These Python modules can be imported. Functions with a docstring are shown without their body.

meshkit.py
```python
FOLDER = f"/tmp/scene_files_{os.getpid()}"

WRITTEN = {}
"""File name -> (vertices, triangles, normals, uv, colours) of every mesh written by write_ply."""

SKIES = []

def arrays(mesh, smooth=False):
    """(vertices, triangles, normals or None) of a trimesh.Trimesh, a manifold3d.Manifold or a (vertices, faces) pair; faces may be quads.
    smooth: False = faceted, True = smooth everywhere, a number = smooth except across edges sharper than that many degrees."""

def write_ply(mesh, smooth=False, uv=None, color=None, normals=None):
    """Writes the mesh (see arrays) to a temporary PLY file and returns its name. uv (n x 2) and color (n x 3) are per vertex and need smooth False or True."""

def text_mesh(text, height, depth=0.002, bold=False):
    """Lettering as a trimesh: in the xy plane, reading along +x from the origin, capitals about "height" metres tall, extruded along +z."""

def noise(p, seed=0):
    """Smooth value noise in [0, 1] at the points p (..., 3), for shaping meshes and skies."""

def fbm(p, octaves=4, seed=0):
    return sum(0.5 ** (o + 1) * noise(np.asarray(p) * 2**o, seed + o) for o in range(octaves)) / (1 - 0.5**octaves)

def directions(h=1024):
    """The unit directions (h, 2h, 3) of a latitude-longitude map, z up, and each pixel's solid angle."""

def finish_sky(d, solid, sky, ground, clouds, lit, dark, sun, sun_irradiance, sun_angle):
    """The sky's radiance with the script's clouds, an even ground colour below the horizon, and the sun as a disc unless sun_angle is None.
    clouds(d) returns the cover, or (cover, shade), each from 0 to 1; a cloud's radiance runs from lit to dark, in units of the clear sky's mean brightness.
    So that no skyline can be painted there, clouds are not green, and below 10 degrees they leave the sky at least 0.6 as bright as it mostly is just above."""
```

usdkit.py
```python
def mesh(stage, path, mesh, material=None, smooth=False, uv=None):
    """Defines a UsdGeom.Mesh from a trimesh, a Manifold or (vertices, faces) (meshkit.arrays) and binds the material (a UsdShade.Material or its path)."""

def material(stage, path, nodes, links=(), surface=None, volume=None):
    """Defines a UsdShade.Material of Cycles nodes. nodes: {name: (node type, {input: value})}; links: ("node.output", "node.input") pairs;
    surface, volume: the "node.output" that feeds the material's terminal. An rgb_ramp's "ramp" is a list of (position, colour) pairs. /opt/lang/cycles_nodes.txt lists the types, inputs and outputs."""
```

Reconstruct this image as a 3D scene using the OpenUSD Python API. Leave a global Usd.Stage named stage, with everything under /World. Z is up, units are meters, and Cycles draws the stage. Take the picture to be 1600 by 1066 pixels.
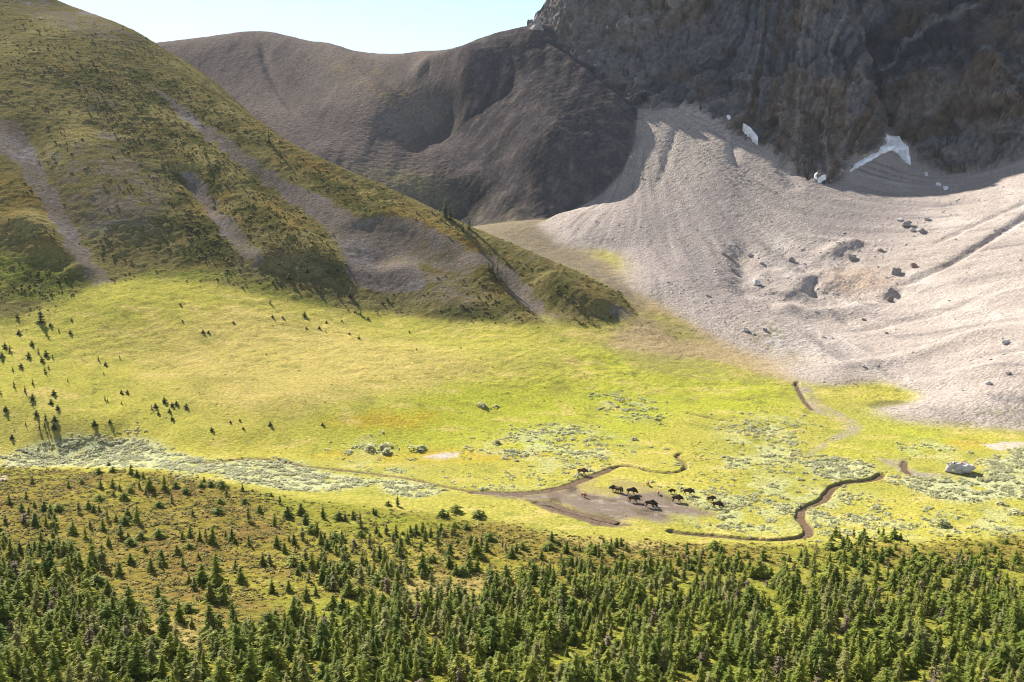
import math, random, numpy as np, trimesh, usdkit, meshkit
from pxr import Usd, UsdGeom, UsdLux, UsdShade, Gf, Sdf, Vt
from scipy.interpolate import RBFInterpolator
from scipy.ndimage import map_coordinates, gaussian_filter, distance_transform_edt
from scipy.spatial import cKDTree

stage = Usd.Stage.CreateInMemory()
UsdGeom.SetStageUpAxis(stage, UsdGeom.Tokens.z)
UsdGeom.SetStageMetersPerUnit(stage, 1.0)
UsdGeom.Xform.Define(stage, '/World')
UsdGeom.Scope.Define(stage, '/World/Looks')

# ------------------------------------------------------------------ camera, sky, sun, exposure
CAM_H, F_PX, PITCH = 80.0, 1556.0, math.radians(10.31)
EXPOSURE = 1.85
SUN_AZ, SUN_EL = math.radians(-33.0), math.radians(32.0)      # azimuth from +y (straight ahead) towards +x
SUN_I, SKY_S = 1.25, 0.05

cam = UsdGeom.Camera.Define(stage, '/World/camera')
cam.CreateHorizontalApertureAttr(36.0)
cam.CreateVerticalApertureAttr(36.0 * 682 / 1024)
cam.CreateFocalLengthAttr(36.0 * F_PX / 1600)
cam.CreateClippingRangeAttr(Gf.Vec2f(1.0, 20000.0))
cam.CreateExposureAttr(EXPOSURE)
cam.AddTranslateOp().Set(Gf.Vec3d(0, 0, CAM_H))
cam.AddRotateXOp().Set(90 - math.degrees(PITCH))

SUN = np.array([math.cos(SUN_EL) * math.sin(SUN_AZ), math.cos(SUN_EL) * math.cos(SUN_AZ), math.sin(SUN_EL)])
sun = UsdLux.DistantLight.Define(stage, '/World/sun')
sun.CreateIntensityAttr(SUN_I); sun.CreateAngleAttr(0.53); sun.CreateNormalizeAttr(True)
sun.CreateColorAttr(Gf.Vec3f(1.0, 0.93, 0.82))
_z = SUN; _x = np.cross([0, 0, 1.0], _z); _x /= np.linalg.norm(_x); _y = np.cross(_z, _x)
sun.AddTransformOp().Set(Gf.Matrix4d(*_x, 0, *_y, 0, *_z, 0, 0, 0, 0, 1))

sky = UsdLux.DomeLight.Define(stage, '/World/sky')
sky_mat = usdkit.material(stage, '/World/Looks/sky_look', {
    'sk': ('sky_texture', {'sky_type': 'single_scattering', 'sun_disc': False, 'sun_elevation': SUN_EL, 'sun_rotation': SUN_AZ,
                           'altitude': 1800.0, 'air_density': 0.85, 'aerosol_density': 0.6, 'ozone_density': 1.0}),
    'tc': ('texture_coordinate', {}), 'mp': ('mapping', {'scale': (1.0, 1.0, 3.2)}),
    'nz': ('noise_texture', {'scale': 2.3, 'detail': 6.0, 'roughness': 0.55, 'distortion': 0.4}),
    'rp': ('rgb_ramp', {'ramp': [(0.40, (.15, .15, .15)), (0.70, (0.75, 0.75, 0.75))]}),
    'mx': ('mix', {'mix_type': 'mix', 'color2': (4.6, 4.9, 5.2)}),
    'bg': ('background_shader', {'strength': SKY_S})},
    [('tc.generated', 'mp.vector'), ('mp.vector', 'nz.vector'), ('nz.fac', 'rp.fac'), ('rp.color', 'mx.fac'), ('sk.color', 'mx.color1'), ('mx.color', 'bg.color')],
    surface='bg.background')
UsdShade.MaterialBindingAPI.Apply(sky.GetPrim()).Bind(sky_mat)
sky.GetPrim().SetCustomDataByKey('kind', 'structure')

# ------------------------------------------------------------------ helpers: naming and tagging
_used = {}
def numbered(parent, name):
    k = (parent, name); n = _used.get(k, 0); _used[k] = n + 1
    return f'{parent}/{name}' if n == 0 else f'{parent}/{name}_{n:03d}'
def tag(p, label=None, cat=None, group=None, kind=None):
    p = p.GetPrim() if hasattr(p, 'GetPrim') else p
    for k, v in (('label', label), ('category', cat), ('group', group), ('kind', kind)):
        if v: p.SetCustomDataByKey(k, v)
    return p
def put_mesh(path, v, f, mat, normals=None, colors=None, extra=None):
    """One Mesh prim; colors is a per-vertex albedo primvar named col."""
    m = UsdGeom.Mesh.Define(stage, path)
    v = np.asarray(v, np.float32); f = np.asarray(f, np.int32)
    m.CreatePointsAttr(Vt.Vec3fArray.FromNumpy(v))
    m.CreateFaceVertexCountsAttr(Vt.IntArray.FromNumpy(np.full(len(f), f.shape[1], np.int32)))
    m.CreateFaceVertexIndicesAttr(Vt.IntArray.FromNumpy(f.ravel()))
    m.CreateSubdivisionSchemeAttr('none')
    m.CreateDoubleSidedAttr(True)
    if normals is not None:
        m.CreateNormalsAttr(Vt.Vec3fArray.FromNumpy(np.asarray(normals, np.float32))); m.SetNormalsInterpolation('vertex')
    api = UsdGeom.PrimvarsAPI(m)
    if colors is not None:
        api.CreatePrimvar('col', Sdf.ValueTypeNames.Color3fArray, 'vertex').Set(Vt.Vec3fArray.FromNumpy(np.asarray(colors, np.float32)))
    for k, a in (extra or {}).items():
        api.CreatePrimvar(k, Sdf.ValueTypeNames.FloatArray, 'vertex').Set(Vt.FloatArray.FromNumpy(np.asarray(a, np.float32)))
    if mat is not None:
        UsdShade.MaterialBindingAPI.Apply(m.GetPrim()).Bind(mat)
    return m
def vnormals(v, f):
    n = np.zeros_like(v); fn = np.cross(v[f[:, 1]] - v[f[:, 0]], v[f[:, 2]] - v[f[:, 0]])
    for k in range(3):
        for j in range(3):
            n[:, j] += np.bincount(f[:, k], fn[:, j], len(v))
    return n / np.maximum(np.linalg.norm(n, axis=1, keepdims=True), 1e-12)
def fbm(p, o=4, seed=0): return meshkit.fbm(np.asarray(p, float), o, seed) - 0.5
def fbm2(x, y, s, o=4, seed=0): return fbm(np.stack([x / s, y / s, np.full_like(x, seed * 7.31)], -1), o, seed)
def sstep(a, b, x):
    t = np.clip((x - a) / (b - a), 0, 1); return t * t * (3 - 2 * t)

# ------------------------------------------------------------------ camera geometry: a photographed point at a known distance ahead or height
_cp, _sp = math.cos(PITCH), math.sin(PITCH)
def ray(u, v):
    u = np.asarray(u, float); v = np.asarray(v, float)
    return np.stack([u - 800, F_PX * _cp - (v - 533) * _sp, -F_PX * _sp - (v - 533) * _cp], -1)
def at(u, v, D=None, z=None):
    d = ray(u, v)
    t = D / d[1] if D is not None else (z - CAM_H) / d[2]
    return np.array([0, 0, CAM_H]) + t * d
def project(p):
    p = np.asarray(p, float); q = p - [0, 0, CAM_H]
    w = q[..., 1] * _cp - q[..., 2] * _sp; up = q[..., 1] * _sp + q[..., 2] * _cp
    return 800 + F_PX * q[..., 0] / w, 533 - F_PX * up / w, w

# ------------------------------------------------------------------ land forms: smooth height surfaces through control points
def surf(px=(), world=(), smooth=0.0):
    """px: (u, v, D) photographed points; world: (x, y, z)."""
    P = [at(u, v, D=D) for u, v, D in px] + [np.array(w, float) for w in world]
    P = np.array(P)
    return RBFInterpolator(P[:, :2], P[:, 2], kernel='thin_plate_spline', smoothing=smooth, degree=1), P
def zpx(*pts): return [tuple(at(u, v, z=z)) for u, v, z in pts]

X0, X1, Y0, Y1, GS = -520.0, 560.0, 30.0, 1060.0, 2.0
gx = np.arange(X0, X1 + .1, GS); gy = np.arange(Y0, Y1 + .1, GS)
GX, GY = np.meshgrid(gx, gy)          # [row y, col x]
Q = np.stack([GX.ravel(), GY.ravel()], 1)
def ev(s): return s(Q).reshape(GX.shape)

valley, PV = surf(
    px=[(200, 660, 280), (400, 640, 290), (600, 620, 302), (0, 640, 277), (0, 560, 318), (200, 560, 330), (400, 560, 333), (400, 470, 393), (200, 470, 372), (600, 560, 340), (600, 500, 397),
        (0, 500, 358), (800, 640, 303), (800, 560, 345), (800, 525, 378), (985, 500, 402), (1000, 560, 358), (1100, 560, 366), (1240, 600, 338), (1240, 545, 384), (900, 390, 502), (1000, 450, 440), (840, 345, 556)],
    world=zpx((1250, 830, 0), (1060, 835, 0), (880, 770, 0), (650, 742, 0), (450, 735, 0), (100, 716, 0.3), (1500, 742, 0.6), (1350, 740, 0.3), (1000, 700, .4), (1150, 690, .6), (1330, 660, 1.2), (1590, 720, 1.0),
              (1000, 790, .1), (800, 700, .5), (600, 700, .8), (200, 690, 2.2), (400, 690, 1.6),
              (0, 740, 3.2), (200, 737, 3.2), (330, 745, 2.6), (450, 775, 2.0), (650, 800, 1.8), (900, 842, 1.6), (1300, 856, 1.8), (1600, 846, 1.8), (1450, 830, .6),
              (400, 900, 9.), (0, 900, 10.5), (800, 930, 8.5), (1200, 930, 6.5), (1600, 930, 6.5), (0, 1066, 21), (800, 1066, 19), (1600, 1066, 17))
    + [(-60, 60, 30), (60, 60, 28), (0, 40, 34), (-300, 200, 14), (300, 180, 6), (300, 260, 2), (-400, 330, 30), (150, 430, 12), (250, 350, 8), (-20, 640, 38), (-60, 600, 36), (-120, 620, 40), (30, 600, 42)])
hill_f, PH = surf(
    px=[(0, 520, 348), (0, 300, 437), (0, 100, 572), (0, -60, 750), (200, 450, 392), (200, 250, 492), (200, 50, 668), (90, 0, 730), (240, 68, 665), (400, 460, 400), (400, 300, 482), (300, 120, 622), (420, 205, 550),
        (600, 495, 400), (500, 246, 524), (600, 290, 504), (700, 337, 476), (600, 400, 440), (800, 381, 452), (800, 515, 388), (900, 426, 430), (900, 520, 386), (945, 452, 418), (985, 490, 405), (985, 508, 398), (500, 400, 428)],
    world=[(-420, 420, 60), (-420, 600, 140), (110, 405, -4), (60, 370, -2), (-60, 340, -2), (-200, 300, -4), (150, 470, -2), (-300, 300, 10)])
_cr = [at(*c[:2], D=c[2]) for c in ((-60, -60, 770), (90, 0, 730), (240, 68, 665), (300, 120, 622), (420, 205, 550), (500, 246, 524), (600, 290, 504), (700, 337, 476), (800, 381, 452), (900, 426, 430), (945, 452, 418), (985, 490, 405))]
hill_b, _ = surf(world=[tuple(c + [0, 0, 0.4]) for c in _cr] + [tuple(c + [34, 50, -26]) for c in _cr] + [tuple(c + [90, 140, -80]) for c in _cr] + [tuple(c + [-40, -60, 34]) for c in _cr])
ridge, PR = surf(
    px=[(830, 342, 572), (600, 300, 610), (600, 180, 702), (500, 190, 692), (500, 240, 642), (450, 130, 768), (540, 130, 760), (590, 87, 876), (500, 72, 890), (440, 54, 900), (380, 53, 900), (320, 62, 884), (240, 68, 850), (400, 190, 692), (300, 120, 776), (700, 250, 652), (700, 170, 706), (660, 80, 800),
        (740, 66, 764), (800, 47, 742), (850, 40, 734), (870, 60, 720), (780, 150, 682), (830, 240, 612), (900, 210, 618), (960, 180, 632), (900, 300, 584), (940, 255, 595), (760, 320, 610), (760, 250, 634), (1000, 190, 634), (720, 120, 712)],
    world=[(-190, 990, 150), (-60, 985, 140), (-320, 960, 150), (60, 830, 158), (0, 830, 150), (-300, 740, 122), (-330, 880, 165), (60, 540, 20), (150, 560, -10), (-20, 500, 25), (-150, 560, 22), (140, 640, 40)])
scree, PS = surf(
    px=[(1005, 168, 642), (1140, 190, 622), (1200, 235, 590), (1290, 285, 556), (1385, 215, 606), (1460, 258, 580), (1550, 265, 545), (1600, 255, 530), (872, 335, 556), (950, 250, 609), (1000, 300, 568), (1000, 400, 490),
        (1130, 300, 552), (1130, 400, 488), (940, 400, 498), (905, 385, 506), (1000, 455, 436), (1100, 495, 408), (1200, 525, 390), (1290, 400, 478), (1290, 480, 434), (1450, 400, 448), (1450, 500, 390), (1600, 400, 410), (1600, 500, 352), (1600, 600, 305), (1400, 560, 360),
        (1240, 560, 372), (1320, 600, 338), (1400, 640, 306), (1500, 672, 288), (1600, 690, 280), (1850, 250, 470), (1850, 400, 385), (1850, 600, 290), (1480, 320, 506)],
    world=[(90, 720, 165), (200, 700, 150), (20, 640, 92), (-40, 600, 30), (-60, 680, 60), (330, 620, 150), (40, 400, -2), (120, 330, -3), (180, 270, -3), (280, 240, -3), (420, 300, 40), (420, 500, 120), (20, 655, 84), (40, 655, 92), (-10, 640, 70), (44, 622, 76), (30, 590, 52), (55, 640, 92), (15, 620, 66), (5, 600, 52), (25, 610, 64)])
cliff, PK = surf(
    px=[(1003, 168, 640), (1140, 188, 620), (1200, 233, 591), (1290, 279, 559), (1335, 255, 585), (1385, 213, 608), (1440, 247, 587), (1520, 262, 558), (1600, 242, 538), (1100, 90, 666), (1200, 120, 640), (1300, 140, 614), (1385, 100, 660), (1450, 140, 628),
        (1510, 130, 600), (1600, 110, 578), (880, 4, 742), (960, 0, 722), (1050, 0, 706), (1200, 0, 694), (1300, 0, 668), (1385, 0, 720), (1480, 0, 674), (1600, 0, 638), (940, 100, 688), (860, 30, 748), (1000, 100, 680)],
    world=[(108, 770, 256), (96, 738, 224), (195, 745, 280), (300, 730, 282), (420, 620, 222), (450, 760, 250), (340, 680, 245), (48, 815, 216), (0, 800, 192), (-30, 740, 130), (10, 680, 108), (60, 600, 50), (150, 520, 30), (250, 500, 50), (330, 500, 70), (380, 460, 70), (200, 960, 215), (60, 960, 190), (400, 920, 230)])  # unseen summit points, raised above the view so the cliff face lies in shade

def smax(a, b, k):
    h = np.clip(.5 + .5 * (a - b) / k, 0, 1); return b + (a - b) * h + k * h * (1 - h)
ZV, ZH, ZR, ZS, ZK = ev(valley), smax(-ev(hill_f), -ev(hill_b), 3.0) * -1, ev(ridge), ev(scree), ev(cliff)
_cx = np.array(_cr); _tx = np.interp(GX, _cx[:, 0], _cx[:, 1])           # the crest seen from above runs to the right and nearer
ZH = ZH - 1.1 * np.clip((GY - _tx) * .75 - 45, 0, None)
ZH = np.where(GX > 140, -50, ZH); ZR = np.where(GX > 170, -50, ZR)
_kb = np.array([at(u, v, D=D)[:2] for u, v, D in ((700, 168, 640), (1003, 168, 640), (1140, 188, 620), (1200, 233, 591), (1290, 279, 559), (1335, 240, 590), (1385, 213, 608), (1440, 247, 587), (1520, 262, 558), (1600, 242, 538), (1900, 200, 500))])
_over = np.clip(GY - np.interp(GX, _kb[:, 0], _kb[:, 1]) - 6, 0, None)      # how far behind the foot of the cliff
ZS = ZS - 0.9 * _over - 0.9 * np.clip(25.7 + (GY - 556) * 0.68 - GX - 3, 0, None) * sstep(540, 556, GY)
ZK = ZK - np.clip(46 - GX, 0, None) * 0.6 * sstep(700, 760, GY) - np.clip(26 - GX, 0, None) * 1.5 * sstep(730, 700, GY)
def compose():
    z = smax(ZV, ZH, 9.0)
    z = smax(z, ZR, 3.0)
    z = smax(z, ZS, 2.5)
    return smax(z, ZK, 1.2)
Z = compose()
def hz(x, y, A=None): return map_coordinates(Z if A is None else A, [(np.asarray(y) - Y0) / GS, (np.asarray(x) - X0) / GS], order=1, mode='nearest')
def ground(u, v, tmax=1000.0, A=None):
    """World points where the photographed directions meet the ground."""
    d = np.atleast_2d(ray(u, v)); d = d / d[..., 1:2]
    ts = np.arange(60, tmax, 1.0)
    out = np.zeros((len(d), 3))
    for c in range(0, len(d), 2000):
        e = d[c:c + 2000]
        below = CAM_H + e[:, 2:3] * ts < hz(e[:, 0:1] * ts, np.broadcast_to(ts, (len(e), len(ts))), A)
        k = np.where(below.any(1), below.argmax(1), len(ts) - 1)
        a, b = ts[np.maximum(k - 1, 0)], ts[k]
        for _ in range(10):
            m = (a + b) / 2
            lo = CAM_H + e[:, 2] * m < hz(e[:, 0] * m, m, A)
            b = np.where(lo, m, b); a = np.where(lo, a, m)
        out[c:c + 2000] = np.stack([e[:, 0] * b, b, CAM_H + e[:, 2] * b], 1)
    return out

# ------------------------------------------------------------------ gullies, ribs, spurs: half width and height in metres
def line_world(pts, A=None): return ground(np.array([p[0] for p in pts], float), np.array([p[1] for p in pts], float), A=A)
def line_dist(P, x, y):
    """Distance to a polyline and the place along it, 0..1."""
    best = np.full(x.shape, 1e9); along = np.zeros(x.shape)
    L = np.r_[0, np.cumsum(np.hypot(*np.diff(P[:, :2], axis=0).T))]
    for i in range(len(P) - 1):
        a, b = P[i, :2], P[i + 1, :2]; ab = b - a; l2 = max(ab @ ab, 1e-9)
        t = np.clip(((x - a[0]) * ab[0] + (y - a[1]) * ab[1]) / l2, 0, 1)
        d = np.hypot(x - a[0] - t * ab[0], y - a[1] - t * ab[1])
        m = d < best
        best = np.where(m, d, best); along = np.where(m, (L[i] + t * math.sqrt(l2)) / L[-1], along)
    return best, along
def carve(A, pts, w, amp, A0, ends=.25):
    d, s = line_dist(line_world(pts, A0), GX, GY)
    return A + amp * np.exp(-(d / w) ** 2) * sstep(0, ends, s + .03) * sstep(0, ends, 1.03 - s)
Z00 = Z.copy()
for pts, w, amp in (([(20, 180), (60, 250), (100, 330), (140, 400), (165, 440)], 8, -2.5), ([(215, 125), (290, 180), (370, 250), (440, 300), (500, 345), (535, 395), (540, 430)], 7, -3),
                    ([(270, 255), (320, 310), (370, 370), (415, 410)], 5, -3.5), ([(720, 372), (760, 400), (800, 440), (840, 475), (875, 510)], 5, -4), ([(560, 340), (610, 380), (610, 430)], 16, -1.5),
                    ([(120, 200), (180, 300), (250, 380)], 14, 2.5), ([(280, 215), (380, 305), (450, 365), (515, 430)], 10, 2.6), ([(330, 320), (400, 390), (440, 425)], 7, 3), ([(560, 315), (650, 355), (740, 395), (790, 460)], 10, 3.5),
                    ([(840, 430), (900, 465), (960, 495)], 8, 4), ([(10, 330), (70, 375), (140, 445)], 10, 4), ([(60, 400), (110, 430)], 5, -2.5), ([(600, 400), (680, 460), (740, 505)], 9, 3)):
    ZH = carve(ZH, pts, w, amp, Z00)
for pts, w, amp in (([(480, 62), (540, 108), (620, 175), (700, 235), (770, 290), (815, 325)], 14, 3.5), ([(570, 95), (650, 165), (725, 230), (795, 295)], 16, -4.5), ([(700, 160), (740, 215), (790, 270)], 22, -3),
                    ([(640, 125), (670, 95), (715, 85), (755, 105)], 8, 4), ([(748, 110), (733, 135), (742, 165)], 7, 4), ([(850, 62), (905, 115), (960, 160), (1005, 195)], 12, 3), ([(862, 45), (920, 95), (975, 135), (1010, 165)], 6, -5),
                    ([(760, 160), (840, 215), (920, 275)], 9, 3), ([(720, 255), (760, 300), (800, 330)], 7, 4), ([(404, 60), (420, 110), (450, 160), (470, 190)], 3, -2.5), ([(810, 110), (870, 190), (930, 260)], 11, 3)):
    ZR = carve(ZR, pts, w, amp, Z00)
for pts, w, amp in (([(1010, 190), (965, 262), (885, 328)], 4, -1.8), ([(1140, 200), (1148, 255), (1195, 285)], 2.5, -1.5), ([(1060, 185), (1045, 240), (1025, 300)], 2.2, -1.0), ([(1760, 262), (1605, 335), (1540, 378), (1480, 413), (1400, 450), (1390, 466)], 2.4, -2.4),
                    ([(1290, 405), (1315, 388), (1350, 380)], 5, 3), ([(1225, 470), (1250, 445), (1262, 430)], 9, 2.2), ([(1270, 470), (1272, 440)], 3, -2), ([(1200, 480), (1300, 495), (1370, 478)], 7, 3), ([(1160, 380), (1160, 470)], 6, -2),
                    ([(1100, 200), (1120, 300), (1130, 420)], 14, 2), ([(1600, 505), (1500, 530), (1390, 565), (1260, 575)], 5, 1.6), ([(1600, 565), (1500, 590), (1380, 600)], 5, 1.4), ([(1395, 455), (1405, 470)], 4, -2.5), ([(1640, 300), (1590, 322), (1500, 362), (1440, 395)], 2, -1.0), ([(1600, 440), (1500, 478), (1400, 505), (1300, 520)], 2.5, -1.0), ([(1215, 250), (1250, 300)], 4, -1.5)):
    ZS = carve(ZS, pts, w, amp, Z00)
for pts, w, amp in (([(40, 655), (130, 665), (200, 668)], 10, 1.6), ([(260, 672), (330, 680), (420, 685)], 8, 1.0), ([(420, 600), (560, 650), (700, 665)], 14, .8), ([(880, 560), (930, 575), (975, 560)], 6, -.8)):
    ZV = carve(ZV, pts, w, amp, Z00)
for pts, w, amp in (([(1345, -10), (1362, 70), (1382, 140), (1392, 205)], 8, -20), ([(1312, -10), (1325, 70), (1345, 130), (1352, 200), (1345, 250)], 9, 9), ([(1470, 40), (1530, 95), (1560, 160), (1585, 225)], 10, 9), ([(1288, 110), (1302, 190), (1292, 270)], 6, 6), ([(1195, 130), (1228, 222)], 6, 4),
                    ([(1425, 110), (1448, 180), (1468, 250)], 6, 6), ([(1248, 110), (1264, 200), (1270, 260)], 5, -5), ([(1490, 140), (1512, 215)], 6, -6), ([(1100, 20), (1118, 100), (1135, 180)], 6, -5), ([(1150, 0), (1175, 90), (1185, 180)], 7, 4), ([(1020, 0), (1040, 80), (1060, 160)], 6, -4), ([(960, 10), (985, 90), (1010, 150)], 6, 3), ([(1560, 60), (1600, 130)], 7, -6)):
    ZK = carve(ZK, pts, w, amp, Z00)
Z = compose()
# ------------------------------------------------------------------ fine ground mesh: rows and columns get wider with the distance from the valley mouth
def _rows():
    y, out = 88.0, []
    while y < 1010:
        out.append(y)
        y += max(.0025 * y, .3) if y < 300 else .75 if y < 450 else .85 if y < 545 else .6 if y < 735 else 1.6
    return np.array(out)
RY = _rows(); CT = np.arange(-.72, .7201, .0017)
NY, NX = len(RY), len(CT)
MY = np.repeat(RY[:, None], NX, 1); MX = MY * CT[None]
x, y = MX.ravel(), MY.ravel()
sv, sh_, sr, ss, sk = (hz(x, y, A) for A in (ZV, ZH, ZR, ZS, ZK))
_rag = 1.6 * fbm2(x, y, 9.0, 4, 1)
stackz = np.stack([sv - .6 + _rag * .6, sh_ + _rag, sr, ss + .8 * _rag, sk])
zb = hz(x, y)
wt = np.exp((stackz - stackz.max(0)) / .55); wt /= wt.sum(0)
lab = stackz.argmax(0)
wV, wH, wR, wS, wK = wt
N0 = vnormals(np.stack([x, y, zb], 1), (lambda i: np.concatenate([np.stack([i[:-1, :-1], i[:-1, 1:], i[1:, 1:]], -1).reshape(-1, 3), np.stack([i[:-1, :-1], i[1:, 1:], i[1:, :-1]], -1).reshape(-1, 3)]))(np.arange(NY * NX).reshape(NY, NX)))

# masks drawn as outlines on the ground
from PIL import Image as _I, ImageDraw as _D
_MX0, _MY0, _MS = -420.0, 80.0, 0.75
_MW, _MH = int((430 + 420) / _MS), int((800 - 80) / _MS)
def densify(pts, n=6):
    p = np.array(pts, float); q = np.roll(p, -1, 0)
    return np.concatenate([p[i] + (q[i] - p[i]) * np.linspace(0, 1, n, endpoint=False)[:, None] for i in range(len(p))])
def region(polys, soft=1.0):
    im = _I.new('L', (_MW, _MH)); d = _D.Draw(im)
    for poly in polys:
        p = densify(poly); g = ground(p[:, 0], p[:, 1])
        d.polygon([((a - _MX0) / _MS, (b - _MY0) / _MS) for a, b in g[:, :2]], fill=255)
    return gaussian_filter(np.asarray(im, np.float32) / 255, soft / _MS)
def sample(R, x, y): return map_coordinates(R, [(y - _MY0) / _MS, (x - _MX0) / _MS], order=1, mode='constant')
_wob = (fbm2(x, y, 7.0, 4, 21) * 6, fbm2(x, y, 7.0, 4, 22) * 6)
def mask(polys, soft=1.0, rag=1.0): return sample(region(polys, soft), x + _wob[0] * rag, y + _wob[1] * rag)

def zm(ox, oy, k, pts): return [(ox + a / k, oy + b / k) for a, b in pts]
GRAVEL = [zm(840, 700, 4.706, [(0, 345), (120, 320), (200, 280), (330, 275), (470, 300), (640, 320), (600, 225), (700, 255), (900, 300), (960, 360), (1180, 430), (1340, 478), (1200, 482), (940, 465), (1000, 535), (880, 530), (700, 500), (600, 545), (500, 495), (420, 475), (340, 480), (200, 405), (60, 380)]),
          [(845, 768), (880, 762), (905, 752), (935, 742), (925, 752), (900, 764), (860, 775)], [(740, 767), (840, 771), (850, 780), (800, 778)]]
MUD2 = [zm(840, 700, 4.706, [(-60, 375), (0, 385), (130, 408), (280, 470), (420, 500), (600, 550), (700, 565), (560, 578), (430, 562), (300, 515), (120, 465), (0, 412)])]
WASH = [[(1243, 600), (1262, 603), (1285, 630), (1335, 655), (1348, 668), (1335, 680), (1300, 690), (1270, 712), (1262, 712), (1295, 685), (1325, 672), (1318, 662), (1270, 642), (1250, 622)],
        [(1405, 718), (1414, 718), (1412, 728), (1440, 738), (1500, 742), (1500, 745), (1425, 745), (1404, 735), (1385, 722), (1372, 714), (1390, 718)]]
POOL = [[(1360, 633), (1375, 626), (1400, 625), (1420, 628), (1415, 638), (1390, 643), (1370, 640)]]
SAND = [[(664, 713), (690, 708), (716, 707), (716, 713), (690, 716)], [(1536, 694), (1600, 690), (1600, 700), (1560, 702)], [(0, 742), (10, 742), (10, 752), (0, 752)]]
HEATH = [[(-260, 735), (0, 733), (120, 733), (260, 738), (380, 762), (480, 782), (650, 798), (760, 812), (880, 838), (1040, 850), (1280, 853), (1400, 846), (1860, 832), (1860, 1120), (-260, 1120)]]
GREENSPOT = [[(430, 935), (700, 925), (1000, 900), (1300, 870), (1860, 880), (1860, 1180), (430, 1180)], [(-260, 1000), (430, 1010), (430, 1180), (-260, 1180)], [(400, 750), (560, 770), (720, 790), (780, 812), (700, 830), (560, 840), (480, 836), (430, 800)], [(820, 990), (1000, 1000), (1100, 1066), (850, 1066)], [(1080, 950), (1300, 960), (1600, 990), (1600, 1066), (1150, 1066)], [(1200, 855), (1300, 850), (1400, 880), (1250, 890)], [(10, 880), (80, 890), (60, 960), (0, 980)]]
TANFRONT = [[(860, 825), (960, 822), (1050, 838), (1080, 852), (1000, 862), (900, 850)], [(180, 980), (300, 960), (330, 1000), (200, 1020)], [(600, 905), (760, 900), (740, 940), (620, 930)]]
DRY = [[(200, 520), (420, 480), (560, 520), (760, 560), (740, 610), (520, 640), (380, 640), (260, 600)], [(0, 650), (120, 660), (150, 690), (0, 700)]]
LIME = [[(540, 640), (700, 600), (960, 590), (1060, 640), (1000, 690), (820, 700), (700, 715), (560, 705), (480, 680)], [(1340, 680), (1400, 655), (1480, 680), (1500, 700), (1440, 705), (1370, 720), (1300, 716)], [(880, 545), (1020, 550), (1220, 600), (1240, 650), (1060, 640), (960, 590)]]
ORANGE = [[(470, 712), (560, 706), (660, 702), (760, 700), (860, 705), (850, 715), (700, 722), (540, 718)], [(500, 660), (600, 640), (700, 650), (640, 670)], [(1480, 690), (1530, 685), (1540, 700), (1500, 705)]]
MOUTH = [[(700, 345), (790, 335), (845, 335), (900, 385), (1000, 440), (1140, 500), (1250, 560), (1260, 600), (1210, 590), (1130, 560), (1040, 560), (960, 545), (975, 505), (990, 490), (900, 440), (780, 385)]]
TONGUE = [[(680, 335), (790, 330), (850, 335), (905, 385), (960, 425), (1010, 455), (985, 480), (940, 450), (860, 410), (760, 375)]]
MOUTHGREEN = [[(1000, 485), (1060, 495), (1100, 535), (1060, 530)], [(960, 545), (1100, 560), (1200, 600), (1000, 580)], [(1010, 455), (1120, 490), (1180, 520), (1150, 515), (1040, 470)]]
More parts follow.
